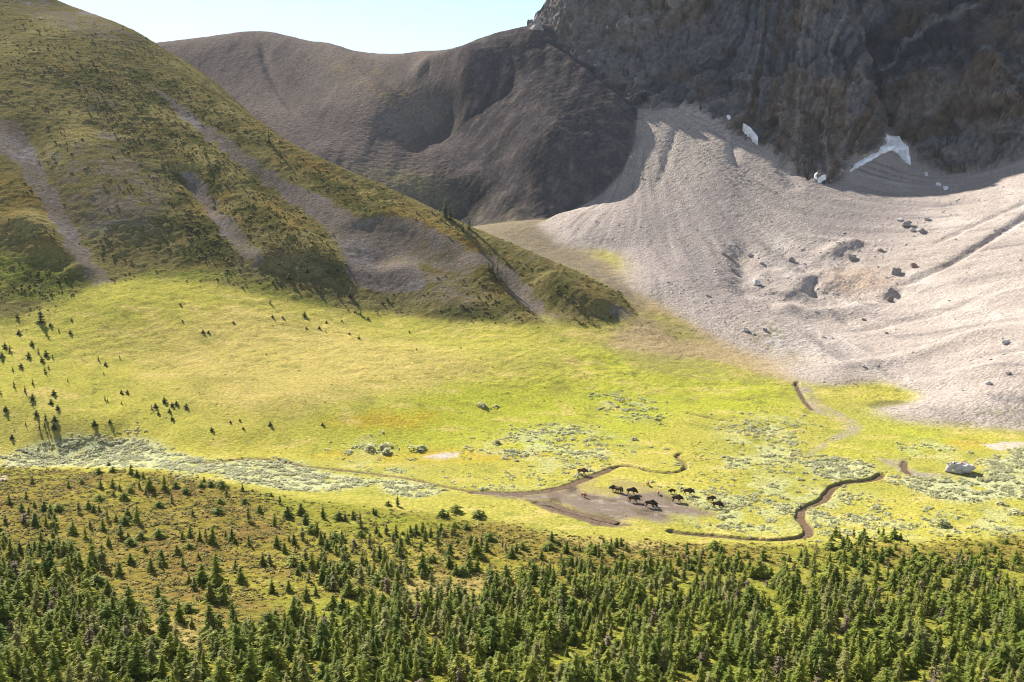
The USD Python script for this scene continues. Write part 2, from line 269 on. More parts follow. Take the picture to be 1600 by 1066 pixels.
BARE = [[(-20, 180), (30, 190), (88, 297), (138, 390), (188, 450), (235, 492), (215, 494), (158, 462), (116, 404), (68, 320), (24, 256), (-20, 222)], [(222, 126), (252, 140), (334, 200), (426, 268), (520, 312), (570, 340), (640, 335), (650, 400), (670, 450), (600, 462), (548, 440), (542, 405), (500, 350), (420, 290), (330, 222)],
        [(268, 252), (300, 268), (350, 325), (400, 380), (428, 418), (400, 420), (345, 365), (295, 290)], [(640, 335), (715, 378), (765, 408), (740, 425), (700, 425), (650, 405)], [(737, 374), (772, 395), (835, 452), (885, 508), (866, 514), (800, 462), (757, 405)],
        [(955, 472), (985, 482), (992, 494), (975, 502), (955, 497)], [(820, 395), (850, 405), (840, 415)]]
HALFBARE = [[(90, 225), (200, 235), (260, 300), (230, 360), (140, 365), (100, 300)], [(-20, -10), (120, 5), (240, 66), (150, 60), (40, 20)], [(560, 420), (720, 420), (760, 480), (680, 470)], [(440, 390), (500, 430), (520, 450), (470, 420)], [(380, 400), (420, 420), (380, 425)]]
GOLD = [[(350, 130), (430, 215), (560, 290), (700, 350), (790, 400), (740, 395), (600, 325), (470, 270)], [(400, 290), (470, 340), (500, 400), (440, 360)], [(0, 260), (60, 300), (110, 400), (60, 380), (0, 340)], [(280, 230), (350, 300), (380, 370), (300, 320)], [(700, 360), (790, 420), (840, 470), (780, 470)]]
LUSH = [[(-20, 390), (60, 400), (140, 440), (130, 470), (40, 470), (-20, 450)], [(30, 460), (120, 450), (190, 450), (120, 470)], [(200, 430), (330, 420), (520, 470), (480, 500), (300, 480)]]
RTAN = [[(540, 262), (640, 270), (740, 300), (830, 335), (860, 360), (800, 372), (700, 330), (600, 290)], [(600, 255), (720, 285), (800, 330), (700, 310)]]
RGOLD = [[(488, 72), (530, 92), (600, 140), (690, 200), (680, 205), (580, 150), (500, 95)], [(540, 80), (600, 110), (640, 140), (700, 190), (640, 160)]]
SGREY = [[(1000, 290), (1120, 260), (1170, 330), (1160, 480), (1060, 470), (960, 400)], [(1180, 240), (1300, 300), (1480, 310), (1400, 370), (1250, 380)]]
SRUST = [[(1290, 425), (1370, 420), (1420, 440), (1360, 465), (1290, 455)], [(1148, 400), (1165, 400), (1168, 425), (1150, 420)]]
SMOSS = [[(1160, 505), (1210, 500), (1240, 560), (1200, 550)], [(1480, 650), (1600, 640), (1600, 690), (1520, 685)]]

W_DENSE = [[(5, 716), (40, 704), (100, 688), (150, 685), (235, 688), (262, 706), (330, 718), (345, 728), (330, 738), (262, 731), (120, 728), (10, 728)], [(335, 726), (400, 717), (450, 719), (530, 743), (580, 751), (565, 760), (512, 768), (430, 762), (365, 748)], [(583, 750), (640, 751), (690, 763), (682, 772), (650, 778), (610, 768)],
           [(1425, 741), (1500, 748), (1545, 742), (1535, 720), (1600, 700), (1760, 700), (1760, 770), (1560, 776), (1500, 786), (1462, 774), (1420, 760)], [(1262, 722), (1310, 714), (1365, 728), (1372, 742), (1310, 750), (1282, 746)], [(1385, 744), (1430, 748), (1440, 758), (1400, 754)]]
W_SPARSE = [[(255, 722), (340, 722), (420, 738), (340, 744), (270, 738)], [(1050, 752), (1240, 742), (1290, 768), (1250, 795), (1230, 832), (1130, 830), (1060, 800)], [(1258, 785), (1330, 765), (1400, 792), (1430, 838), (1275, 838)], [(740, 695), (820, 672), (900, 658), (965, 688), (1000, 705), (900, 722), (790, 715)], [(1412, 692), (1478, 690), (1500, 705), (1470, 720), (1425, 712)],
            [(530, 722), (600, 722), (660, 738), (590, 742)], [(1130, 655), (1240, 645), (1270, 690), (1220, 705), (1140, 690)], [(60, 680), (200, 672), (260, 690), (160, 694)], [(920, 610), (1000, 620), (1030, 655), (960, 650)], [(1440, 815), (1490, 812), (1492, 832), (1445, 830)], [(700, 755), (840, 745), (880, 755), (760, 766)], [(560, 690), (620, 690), (625, 712), (565, 708)], [(1060, 720), (1240, 690), (1260, 720), (1130, 740)], [(1490, 800), (1600, 790), (1600, 830), (1500, 830)], [(820, 725), (900, 722), (950, 735), (880, 745)]]
SHRUBBY = [[(130, 170), (330, 190), (400, 280), (500, 370), (540, 430), (470, 440), (330, 330), (200, 240)], [(230, 260), (300, 300), (390, 400), (340, 430), (260, 390)], [(60, 100), (300, 120), (420, 230), (300, 200), (140, 160)], [(780, 420), (940, 470), (960, 510), (880, 515), (800, 500), (700, 500), (650, 480), (760, 470)], [(0, 410), (90, 430), (130, 465), (60, 470), (0, 450)], [(440, 250), (560, 330), (640, 320), (560, 290)]]
MB = {k: mask(v, s, r) for k, v, s, r in (('gravel', GRAVEL, 1.3, .6), ('mud2', MUD2, .4, .2), ('wash', WASH, .5, .2), ('pool', POOL, .5, .3), ('sand', SAND, .4, .4), ('heath', HEATH, 2.0, .5), ('green', GREENSPOT, 3, 1), ('tanfront', TANFRONT, 3, 1), ('dry', DRY, 9, 2),
      ('lime', LIME, 6, 2), ('orange', ORANGE, 2, 1), ('mouth', MOUTH, 4, 1), ('mouthgreen', MOUTHGREEN, 2, 1), ('tongue', TONGUE, 5, 1), ('bare', BARE, 2.2, 1.1), ('half', HALFBARE, 5, 1.5), ('gold', GOLD, 4, 1.5), ('lush', LUSH, 3, 1), ('rtan', RTAN, 6, 1), ('rgold', RGOLD, 2, .6), ('sgrey', SGREY, 12, 2), ('srust', SRUST, 4, 1), ('smoss', SMOSS, 4, 1), ('shrubby', SHRUBBY, 4, 1.5), ('willow', W_DENSE, 1.2, .8), ('sparse', W_SPARSE, 3, 1))}

# streams: centre line in the photograph, half width and depth in metres
STREAMS = [([(300, 724), (345, 721), (400, 716), (440, 722), (500, 731), (545, 736), (600, 743), (650, 750), (690, 759), (740, 768)], .4, .3),
           ([(740, 769), (775, 771), (840, 768.5), (880, 761), (905, 752), (920, 745), (942, 738.5), (957, 730)], 1.0, .4), ([(957, 730), (975, 727.5), (1010, 734), (1055, 737), (1068, 733), (1066, 720), (1058, 711), (1066, 708)], .25, .7),
           ([(1050, 830), (1100, 836), (1150, 840.5), (1200, 843), (1245, 840.5), (1262, 832), (1254, 815), (1250, 803), (1257, 793), (1275, 785.5), (1290, 776), (1298, 765), (1310, 757.5), (1340, 752.5), (1370, 747), (1378, 740)], .9, .9),
           ([(840, 784), (870, 790), (900, 800), (930, 808), (965, 817)], .9, .3), ([(1244, 598), (1252, 618), (1268, 640)], .5, .6), ([(1412, 722), (1414, 733), (1422, 743)], .6, .4), ([(1075, 645), (1095, 650), (1120, 655), (1145, 660)], .25, .5)]
def smooth_line(P, step=.8):
    from scipy.interpolate import CubicSpline
    d = np.r_[0, np.cumsum(np.hypot(*np.diff(P[:, :2], axis=0).T))]
    s = np.arange(0, d[-1], step)
    return np.stack([CubicSpline(d, P[:, k])(s) for k in range(3)], 1)
stream_lines, dz_s, wet = [], np.zeros_like(x), np.zeros_like(x)
for pts, hw, dep in STREAMS:
    P = smooth_line(line_world(pts))
    P[:, 0] += fbm2(P[:, 0], P[:, 1], 5.0, 2, 31) * 1.2; P[:, 1] += fbm2(P[:, 0], P[:, 1], 5.0, 2, 32) * 1.2
    P[:, 2] = gaussian_filter(hz(P[:, 0], P[:, 1]), 6)
    m = (x > P[:, 0].min() - 6) & (x < P[:, 0].max() + 6) & (y > P[:, 1].min() - 6) & (y < P[:, 1].max() + 6)
    i = np.nonzero(m)[0]
    d, _ = cKDTree(P[:, :2]).query(np.stack([x[i], y[i]], 1))
    d = d + fbm2(x[i], y[i], 2.2, 3, 33) * .8
    k = 1 - sstep(hw * .75, hw * .75 + .75, d)
    dz_s[i] = np.minimum(dz_s[i], -dep * k); wet[i] = np.maximum(wet[i], 1 - sstep(hw * .9, hw * 1.1 + .6, d))
    stream_lines.append((P, hw, dep))

# ------------------------------------------------------------------ relief
dz = np.zeros_like(x)
near = y < 320
i = np.nonzero(near & (wK < .5))[0]
hm = MB['heath'][i]; soft = 1 - MB['gravel'][i] * .8
t = fbm2(x[i], y[i], 1.6, 3, 41)
dz[i] += ((.10 + .26 * hm) * np.maximum(t, -.12) * 2 + .5 * hm * fbm2(x[i], y[i], 9, 3, 42) * 2) * soft
# small terraces trodden along the near slope
ph = zb[i] * 1.15 + 2.2 * fbm2(x[i], y[i], 14, 3, 43)
dz[i] += .16 * hm * (np.abs((ph % 1) - .5) * 2 - .5) * sstep(4, 9, zb[i])
i = np.nonzero((wV > .1) & ~near)[0]
dz[i] += wV[i] * (.42 * fbm2(x[i], y[i], 2.6, 3, 44) * 2 + 1.3 * fbm2(x[i] * .8 + y[i] * .3, y[i] * .45, 12, 4, 45) * sstep(320, 350, y[i]))
i = np.nonzero(wH > .03)[0]
a_ = x[i] * .94 + y[i] * .34; b_ = -x[i] * .34 + y[i] * .94        # across and along the fall of the hillside
rill = fbm2(a_, b_ * .14, 7, 4, 46); bush = fbm2(x[i], y[i], 4.2, 4, 47); veg = 1 - np.clip(MB['bare'][i] + .5 * MB['half'][i], 0, 1)
dz[i] += wH[i] * (1.2 * rill + veg * (.85 * np.maximum(bush, -.05) * 2 + .5 * fbm2(x[i], y[i], 1.5, 2, 48)) + (1 - veg) * .35 * fbm2(x[i], y[i], 1.4, 3, 49)) * sstep(0, .6, wH[i])
i = np.nonzero(wR > .03)[0]
a_ = x[i] * .97 - y[i] * .05; rr = fbm2(a_, y[i] * .12, 9, 4, 51); east = sstep(-70, 0, x[i])
fold = np.sin((np.hypot(x[i] + 22 + 8 * fbm2(x[i], y[i], 30, 2, 53), (y[i] - 700) * .75) + 4 * fbm2(x[i], y[i], 18, 3, 54)) * .55)
dz[i] += wR[i] * (1.6 * rr + (.5 + 1.6 * east) * fbm2(x[i], y[i], 12, 4, 52) + east * .3 * fold * sstep(640, 680, y[i]) + .5 * fbm2(x[i], y[i], 2.2, 3, 55))
i = np.nonzero(wS > .03)[0]
ang = np.arctan2(x[i] - 84, 648 - y[i]); rad = np.hypot(x[i] - 84, y[i] - 648); fanw = sstep(180, 130, x[i]) * sstep(60, 30, np.abs(rad * ang) * .5 * 0 + (y[i] < 440) * 60)
lowr = sstep(120, 175, x[i])
flow = fbm2(x[i] * .6 + y[i] * .8, (x[i] * .8 - y[i] * .6) * .16, 6, 4, 56)          # debris-flow tongues running down to the valley on the right
moraine = np.exp(-((x[i] - 138) / 45) ** 2 - ((y[i] - 455) / 34) ** 2)
rid = 1 - np.abs(fbm2(x[i], y[i], 22, 4, 59)) * 5
dz[i] += wS[i] * (1.2 * (1 - lowr) * fbm2(ang * 60, rad * .05, 2.0, 5, 57) + 2.2 * lowr * flow + .4 * fbm2(x[i], y[i], 1.2, 2, 58) + .45 * fbm2(x[i], y[i], 5, 4, 60) + moraine * (1.6 * rid + 1.5 * fbm2(x[i], y[i], 9, 4, 61)))
z = zb + dz * (1 - wK) * (1 - np.clip(wet, 0, 1)) + dz_s - .12 * MB['gravel'] - .2 * MB['mud2'] - .15 * MB['pool']
P3 = np.stack([x, y, z], 1)
# the cliff: folded beds pushed in and out along the face
i = np.nonzero(wK > .02)[0]
p = P3[i]
wv = lambda s, seed, o=3: np.stack([fbm(p / s, o, seed), fbm(p / s, o, seed + 11), fbm(p / s, o, seed + 23)], -1)
q = p + (16 + 40 * sstep(230, 70, p[:, 0]))[:, None] * wv(95.0, 62, 2) + 3 * wv(26.0, 65, 2) + .5 * wv(8., 68, 2)
beds = q[:, 2] * .85 - q[:, 0] * (.55 * sstep(130, 210, p[:, 0]) - .25 * sstep(130, 60, p[:, 0])) - q[:, 1] * .25
def ledge(s, w): u = (s / w) % 1; return np.where(u < .72, u / .72, (1 - u) / .28) - .5
ribs = 1 - 2 * np.abs(fbm(np.stack([p[:, 0] / 26, p[:, 1] / 60, p[:, 2] / 75], -1), 4, 71)) * 2
lower = np.exp(-((p[:, 0] - 178) / 34) ** 2) * sstep(150, 90, p[:, 2]) + np.exp(-((p[:, 0] - 262) / 40) ** 2) * sstep(150, 90, p[:, 2])
beds = beds + 2.5 * fbm(np.stack([beds / 9, beds * 0, beds * 0], -1), 3, 70)
show = sstep(-.22, .18, fbm(p / 33, 3, 69)) * (1 - .6 * lower)
bil = lambda s_, seed, o=3, zz_=1.0: .5 - np.abs(fbm(np.stack([p[:, 0] / s_, p[:, 1] / s_, p[:, 2] / (s_ * zz_)], -1), o, seed)) * 3.2
def blocks(s_, seed):                                          # angular broken faces: planes between scattered points
    g_ = np.random.default_rng(seed); lo_, hi_ = p.min(0), p.max(0); n_ = int(np.prod((hi_ - lo_)[[0, 2]] / s_) * 2.2)
    c_ = g_.uniform(lo_, hi_, (n_, 3)); c_[:, 1] = np.interp(c_[:, 0], p[:, 0][::97][np.argsort(p[:, 0][::97])], p[:, 1][::97][np.argsort(p[:, 0][::97])]) + g_.normal(0, s_ * 3, n_)
    c_ = p[g_.integers(0, len(p), n_)]; q_ = p + s_ * .35 * wv(s_ * .8, seed + 2, 2)
    _, k_ = cKDTree(c_ * [1, 1, .7]).query(q_ * [1, 1, .7]); tl = g_.normal(0, 1, (n_, 3)); tl /= np.linalg.norm(tl, axis=1, keepdims=True)
    return g_.uniform(-.5, .5, n_)[k_] + np.einsum('ij,ij->i', tl[k_], (p - c_[k_])) / s_ * .9
push = show * (2.4 * ledge(beds, 11) + 1.2 * ledge(beds, 4.3)) + .4 * ledge(beds, 2.1) + (1.8 + 2.0 * lower) * (ribs - .7) + 5.5 * np.clip(blocks(19.0, 78), -1, 1) + 2.6 * np.clip(blocks(7.5, 79), -1, 1) + 1.1 * np.clip(blocks(3.0, 80), -1, 1) + .3 * fbm(p / 3, 3, 77)
P3[i] += N0[i] * (push * sstep(.02, .75, wK[i]))[:, None]
bed_all = np.zeros(len(x)); bed_all[i] = beds
foot_low = np.zeros(len(x)); foot_low[i] = lower

# ------------------------------------------------------------------ albedo
def mixc(C, c, w): return C + (np.asarray(c)[None] - C) * np.clip(w, 0, 1)[:, None]
n1, n2, n3 = fbm2(x, y, 22, 4, 81) * 2, fbm2(x, y, 5, 4, 82) * 2, fbm2(x, y, 1.5, 3, 83) * 2
CV = np.tile([[.235, .225, .05]], (len(x), 1))
CV = mixc(CV, (.29, .265, .055), .5 + n1); CV = mixc(CV, (.31, .255, .085), np.clip(MB['dry'] * (.95 + n2 * .9) + .35 * sstep(-.1, .4, fbm2(x, y * .4, 11, 4, 89) * 2) * sstep(300, 340, y), 0, .95)); CV = mixc(CV, (.255, .27, .035), MB['lime'] * (.8 + .6 * n1))
CV = mixc(CV, (.33, .23, .03), MB['orange'] * (.6 + n2)); CV = mixc(CV, (.27, .205, .105), MB['mouth'] * (.9 + n2)); CV = mixc(CV, (.22, .21, .05), MB['mouthgreen'] * (.8 + n2))
stria = fbm2(x * .55 + y * .25, y * .9 - x * .12, 4.5, 4, 80) * 2
CV = mixc(CV, (.13, .15, .034), .55 * sstep(.05, .5, n2) * (1 - .6 * MB['dry'])); CV = mixc(CV, (.38, .30, .11), .65 * sstep(.1, .55, stria)); CV = mixc(CV, (.16, .155, .04), .6 * sstep(.1, .55, -stria) * sstep(260, 320, y)); CV = mixc(CV, (.10, .10, .028), .7 * sstep(.32, .6, fbm2(x, y, 3.2, 3, 79) * 2) * sstep(250, 300, y))
CH = np.tile([[.15, .122, .028]], (len(x), 1)); CH = mixc(CH, (.19, .18, .03), sstep(-.1, .4, n1 + .4 * n2) * .8); CH = mixc(CH, (.12, .075, .028), sstep(.05, .5, fbm2(x, y, 13, 3, 84) * 2) * .7)
CH = mixc(CH, (.15, .16, .024), MB['green'] * (.75 + n2)); CH = mixc(CH, (.27, .21, .09), MB['tanfront'] * (.8 + n2)); CH = mixc(CH, (.24, .185, .085), sstep(.1, .6, n3) * .5); CH = mixc(CH, (.09, .085, .022), sstep(.1, .5, -n3) * .55)
CV = mixc(CV, (.265, .205, .115), np.clip(MB['mouth'] * (1.0 + .5 * n2), 0, .92)); CV = mixc(CV, (.155, .132, .095), np.clip(MB['tongue'] * (1 + .5 * n2), 0, .95)); CV = mixc(CV, (.21, .195, .06), MB['mouthgreen'] * (.6 + n2)); CV = CV + (CH - CV) * MB['heath'][:, None]
CV = mixc(CV, (.31, .32, .18), MB['willow'] * .95 * sstep(-.6, -.1, n2 + n3)); CV = mixc(CV, (.30, .31, .15), MB['sparse'] * .75 * sstep(-.1, .3, fbm2(x, y, 5, 4, 74) * 2)); CV = mixc(CV, (.225, .19, .165), MB['wash'] * (.55 + n2 + .4 * n3)); CV = mixc(CV, (.36, .315, .26), MB['sand'] * (1 + n3 * .6)); CV = mixc(CV, (.14, .13, .045), MB['pool'])
gv = MB['gravel'] * (1.0 + .4 * n2); CV = mixc(CV, (.145, .115, .092), gv); CV = mixc(CV, (.06, .046, .036), gv * sstep(-.05, .4, -n2)); CV = mixc(CV, (.2, .17, .145), gv * sstep(.2, .5, n3)); CV = mixc(CV, (.25, .22, .06), gv * sstep(.25, .5, n1 + n2 * .5) * .7)
CV = mixc(CV, (.12, .09, .066), MB['mud2']); CV = mixc(CV, (.13, .095, .06), wet); CV = mixc(CV, (.06, .045, .03), np.clip(-dz_s * 1.6, 0, 1) * (1 - wet) * .6)  # last mix darkens the cut banks, putting some of their shade into the colour
CL = np.tile([[.125, .108, .045]], (len(x), 1)); m4 = fbm2(x, y, 9, 4, 85) * 2
CL = mixc(CL, (.17, .115, .034), np.clip(MB['gold'] * (.6 + n2) + .3 * sstep(.1, .5, fbm2(x, y, 11, 4, 78) * 2), 0, 1)); CL = mixc(CL, (.13, .075, .03), .35 * sstep(.2, .55, fbm2(x, y, 8, 4, 77) * 2)); CL = mixc(CL, (.135, .145, .034), MB['lush'] * (.9 + n2)); CL = mixc(CL, (.18, .152, .062), sstep(0, .5, n1)); CL = mixc(CL, (.05, .052, .018), np.clip(.3 + MB['shrubby'], 0, 1) * sstep(-.15, .3, m4) * .85)
bare = np.clip(sstep(.5, .72, MB['bare'] + .4 * n2 + .3 * n3) * (.9 + .8 * n2 + .5 * n1) + MB['half'] * sstep(0, .4, n2 + .2) * .7 + .6 * sstep(.32, .6, fbm2(x, y, 17, 4, 86) * 2) * sstep(20, 60, z), 0, 1)
CL = mixc(CL, (.138, .115, .099), bare); CL = mixc(CL, (.185, .172, .168), bare * sstep(.15, .6, n1 + n3 * .4)); CL = mixc(CL, (.105, .085, .073), bare * sstep(.1, .5, -n2))
CL = mixc(CL, (.2, .19, .045), sstep(1.0, .25, wH) * .8 * sstep(.3, .7, wV + wH))
CR = np.tile([[.128, .107, .097]], (len(x), 1)); CR = mixc(CR, (.105, .088, .082), sstep(-.1, .3, fbm2(x, y * .3, 16, 4, 87) * 2)); CR = mixc(CR, (.19, .165, .095), MB['rtan'] * (.8 + n2)); CR = mixc(CR, (.19, .15, .085), MB['rgold'] * (.2 + 1.2 * n2)); CR = mixc(CR, (.045, .042, .046), .92 * sstep(-75, -20, x) * sstep(-.9, .3, n2)); CR = mixc(CR, (.13, .108, .095), sstep(.3, .6, n3) * .5)  # near-black mix puts shade into the colour of the right half, over bluish-black shale
CS = np.tile([[.325, .281, .252]], (len(x), 1)); CS = mixc(CS, (.218, .19, .184), MB['sgrey'] * (.95 + .5 * n1)); CS = mixc(CS, (.41, .365, .335), sstep(.05, .5, fbm2(x, y * .4, 19, 4, 88) * 2) * (1 - MB['sgrey'])); CS = mixc(CS, (.30, .225, .17), MB['srust'] * (.7 + n2)); CS = mixc(CS, (.22, .2, .11), MB['smoss'] * sstep(0, .3, n2 + .1))
fall = np.where(x < 150, fbm2(np.arctan2(x - 84, 652 - y) * 70, np.hypot(x - 84, y - 652) * .04, 1.6, 5, 76), fbm2(x * .6 + y * .8, (x * .8 - y * .6) * .08, 3.5, 5, 75)) * 2
CS = mixc(CS, (.17, .152, .15), .75 * sstep(.05, .5, fall)); CS = mixc(CS, (.44, .395, .36), .5 * sstep(.1, .6, -fall))
CS = mixc(CS, (.2, .178, .172), .6 * sstep(.1, .55, n3 + .5 * n2)); CS = mixc(CS, (.46, .42, .39), .6 * sstep(.25, .65, -n3))
bb = bed_all; kk = fbm(np.stack([bb / 3.4, bb * 0, bb * 0], -1), 4, 91) * 2.6; rust = sstep(-.05, .5, fbm(P3 / 30, 3, 92) * 2 + .5 * foot_low + .35 * kk)
CK = np.tile([[.080, .080, .090]], (len(x), 1)); CK = mixc(CK, (.040, .039, .044), sstep(0, .45, kk)); CK = mixc(CK, (.15, .10, .064), rust * .5 * sstep(-.3, .3, n2 + .3)); CK = mixc(CK, (.165, .145, .13), sstep(.2, .55, -kk) * .6); CK = mixc(CK, (.125, .113, .108), sstep(125, 70, x) * sstep(100, 150, P3[:, 2]) * .6)
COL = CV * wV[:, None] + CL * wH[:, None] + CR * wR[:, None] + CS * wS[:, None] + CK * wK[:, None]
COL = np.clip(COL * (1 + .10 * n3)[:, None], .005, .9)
# ------------------------------------------------------------------ ground materials
def ground_look(name, fine, amount, bump_scale, bump, coarse=None, rough=1.0, spec=0.0):
    nodes = {'at': ('attribute', {'attribute': 'col'}), 'ge': ('geometry', {}), 'na': ('noise_texture', {'scale': fine, 'detail': 5.0, 'roughness': .65}),
             'ra': ('map_range', {'from_min': .3, 'from_max': .7, 'to_min': 1 - amount, 'to_max': 1 + amount}), 'mu': ('vector_math', {'math_type': 'scale'}),
             'nb': ('noise_texture', {'scale': bump_scale, 'detail': 6.0, 'roughness': .7}), 'bu': ('bump', {'strength': 1.0, 'distance': bump}),
             'p': ('principled_bsdf', {'roughness': rough, 'specular_ior_level': spec})}
    links = [('ge.position', 'na.vector'), ('ge.position', 'nb.vector'), ('na.fac', 'ra.value'), ('at.color', 'mu.vector1'), ('ra.result', 'mu.scale'), ('mu.vector', 'p.base_color'), ('nb.fac', 'bu.height'), ('bu.normal', 'p.normal')]
    return usdkit.material(stage, '/World/Looks/' + name, nodes, links, surface='p.BSDF')
LOOK = {'meadow': ground_look('meadow_look', 1.1, .34, 1.3, .55), 'hillside': ground_look('hillside_look', .9, .35, .9, .9), 'ridge': ground_look('ridge_look', .5, .35, .6, 1.2),
        'scree_slope': ground_look('scree_look', 1.2, .4, 1.1, 1.0), 'cliff': ground_look('cliff_look', .35, .3, .7, .6), 'gravel_bar': ground_look('gravel_look', 2.2, .3, 2.5, .25)}
NAMES = ['meadow', 'hillside', 'ridge', 'scree_slope', 'cliff']
idx = np.arange(NY * NX).reshape(NY, NX)
F = np.concatenate([np.stack([idx[:-1, :-1], idx[:-1, 1:], idx[1:, 1:], idx[1:, :-1]], -1).reshape(-1, 4)])
F = np.concatenate([F[:, [0, 1, 2]], F[:, [0, 2, 3]]])
NRM = vnormals(P3, F)
flab = lab[F[:, 0]].copy()
flab[(MB['gravel'][F[:, 0]] > .5) & (flab == 0)] = 5
# leave out what lies deep behind the crests (never seen from anywhere near)
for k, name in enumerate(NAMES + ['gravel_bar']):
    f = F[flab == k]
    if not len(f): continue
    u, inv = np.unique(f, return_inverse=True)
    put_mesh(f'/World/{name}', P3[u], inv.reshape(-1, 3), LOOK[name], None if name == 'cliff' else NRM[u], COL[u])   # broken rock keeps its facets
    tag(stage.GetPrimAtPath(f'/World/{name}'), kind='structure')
# the land to both sides and beyond
sx_, sy_ = np.arange(X0, X1, 8.0), np.arange(Y0, Y1, 8.0)
AX, AY = np.meshgrid(sx_, sy_); ax, ay = AX.ravel(), AY.ravel(); az = hz(ax, ay) - .4 - .8 * (np.abs(ax) < ay * .73)
ai = np.arange(len(ax)).reshape(AX.shape); AF = np.stack([ai[:-1, :-1], ai[:-1, 1:], ai[1:, 1:], ai[1:, :-1]], -1).reshape(-1, 4)
cx, cy = ax[AF].mean(1), ay[AF].mean(1)
AF = AF[(np.abs(cx) > cy * .705 - 8) | (cy < 92) | (cy > 1000)]
al = np.stack([hz(ax, ay, A) for A in (ZV, ZH, ZR, ZS, ZK)]).argmax(0)
ac = np.array([[.165, .155, .03], [.125, .11, .04], [.16, .13, .12], [.34, .30, .28], [.13, .12, .115]])[al]
put_mesh('/World/terrain', np.stack([ax, ay, az], 1), AF, LOOK['hillside'], None, ac); tag(stage.GetPrimAtPath('/World/terrain'), kind='structure')
# ------------------------------------------------------------------ the finished ground as a height function
ZF = P3[:, 2].reshape(NY, NX)
ZF0 = z.reshape(NY, NX)
def hf(px, py):
    px, py = np.asarray(px, float), np.asarray(py, float)
    r = np.interp(py, RY, np.arange(NY)); c = (px / py - CT[0]) / (CT[1] - CT[0])
    return map_coordinates(ZF0, [np.atleast_1d(r), np.atleast_1d(c)], order=1, mode='nearest').reshape(px.shape)
def ground_f(u, v):
    d = np.atleast_2d(ray(np.asarray(u, float), np.asarray(v, float))); d = d / d[:, 1:2]
    g = ground(u, v); y1 = g[:, 1].copy()
    lo, hi = y1 - 14, y1 + 14
    ts = np.linspace(0, 1, 57)[None]
    T = lo[:, None] + (hi - lo)[:, None] * ts
    below = CAM_H + d[:, 2:3] * T < hf(d[:, 0:1] * T, T)
    k = np.where(below.any(1), below.argmax(1), 28)
    t = T[np.arange(len(k)), k]
    xx, yy = d[:, 0] * t, t
    return np.stack([xx, yy, hf(xx, yy)], 1)
def one(u, v): return ground_f([u], [v])[0]
def lookup(field, px, py):
    r = np.interp(py, RY, np.arange(NY)); c = (px / py - CT[0]) / (CT[1] - CT[0])
    return map_coordinates(field.reshape(NY, NX), [r, c], order=1, mode='constant')
def plain(name, col, rough=.8, vary=.25, scale=3.0, bump=0.0, spec=.2, trans=0.0, tint=None):
    """A procedural material: colour broken by noise and, for repeats, by the individual."""
    nodes = {'tc': ('texture_coordinate', {}), 'n': ('noise_texture', {'scale': scale, 'detail': 4.0, 'roughness': .6}), 'mr': ('map_range', {'from_min': .3, 'from_max': .7, 'to_min': 1 - vary, 'to_max': 1 + vary}),
             'oi': ('object_info', {}), 'rp': ('rgb_ramp', {'ramp': [(0, col), (1, tint or col)]}), 'mu': ('vector_math', {'math_type': 'scale'}),
             'p': ('principled_bsdf', {'roughness': rough, 'specular_ior_level': spec})}
    links = [('tc.object', 'n.vector'), ('n.fac', 'mr.value'), ('oi.random', 'rp.fac'), ('rp.color', 'mu.vector1'), ('mr.result', 'mu.scale'), ('mu.vector', 'p.base_color')]
    out = 'p.BSDF'
    if bump:
        nodes['bu'] = ('bump', {'distance': bump}); links += [('n.fac', 'bu.height'), ('bu.normal', 'p.normal')]
    if trans:
        nodes['tr'] = ('translucent_bsdf', {}); nodes['mx'] = ('mix_closure', {'fac': trans}); links += [('mu.vector', 'tr.color'), ('p.BSDF', 'mx.closure1'), ('tr.BSDF', 'mx.closure2')]; out = 'mx.closure'
    return usdkit.material(stage, '/World/Looks/' + name, nodes, links, surface=out)
M = {'needle': plain('needle_look', (.145, .20, .03), .75, .5, 2.0, trans=.6, tint=(.31, .33, .06)), 'needle_grey': plain('needle_grey_look', (.21, .235, .07), .75, .45, 2.0, trans=.6, tint=(.34, .33, .12)),
     'needle_far': plain('needle_far_look', (.07, .09, .024), .8, .3, 1.0, trans=.45, tint=(.12, .135, .04)), 'bark': plain('bark_look', (.13, .10, .08), .9, .3, 6.0), 'willow': plain('willow_look', (.38, .39, .21), .7, .2, 1.2, trans=.5, tint=(.52, .51, .34)),
     'heath': plain('heath_look', (.13, .125, .026), .85, .3, 2.0, trans=.35, tint=(.25, .195, .045)), 'scrub': plain('scrub_look', (.085, .09, .025), .85, .35, 1.5, trans=.35, tint=(.20, .15, .045)), 'rock': plain('rock_look', (.27, .245, .24), .9, .3, .9, bump=.25, tint=(.38, .345, .33)),
     'rock_pale': plain('rock_pale_look', (.40, .375, .355), .9, .25, .7, bump=.3), 'rock_red': plain('rock_red_look', (.22, .15, .115), .9, .3, .9, bump=.25), 'rock_dark': plain('rock_dark_look', (.20, .18, .175), .9, .3, .8, bump=.3), 'snow': plain('snow_look', (.62, .62, .64), .7, .3, .35, bump=.3), 'needle_brown': plain('needle_brown_look', (.13, .10, .06), .85, .4, 2.0, trans=.3, tint=(.20, .16, .10))}

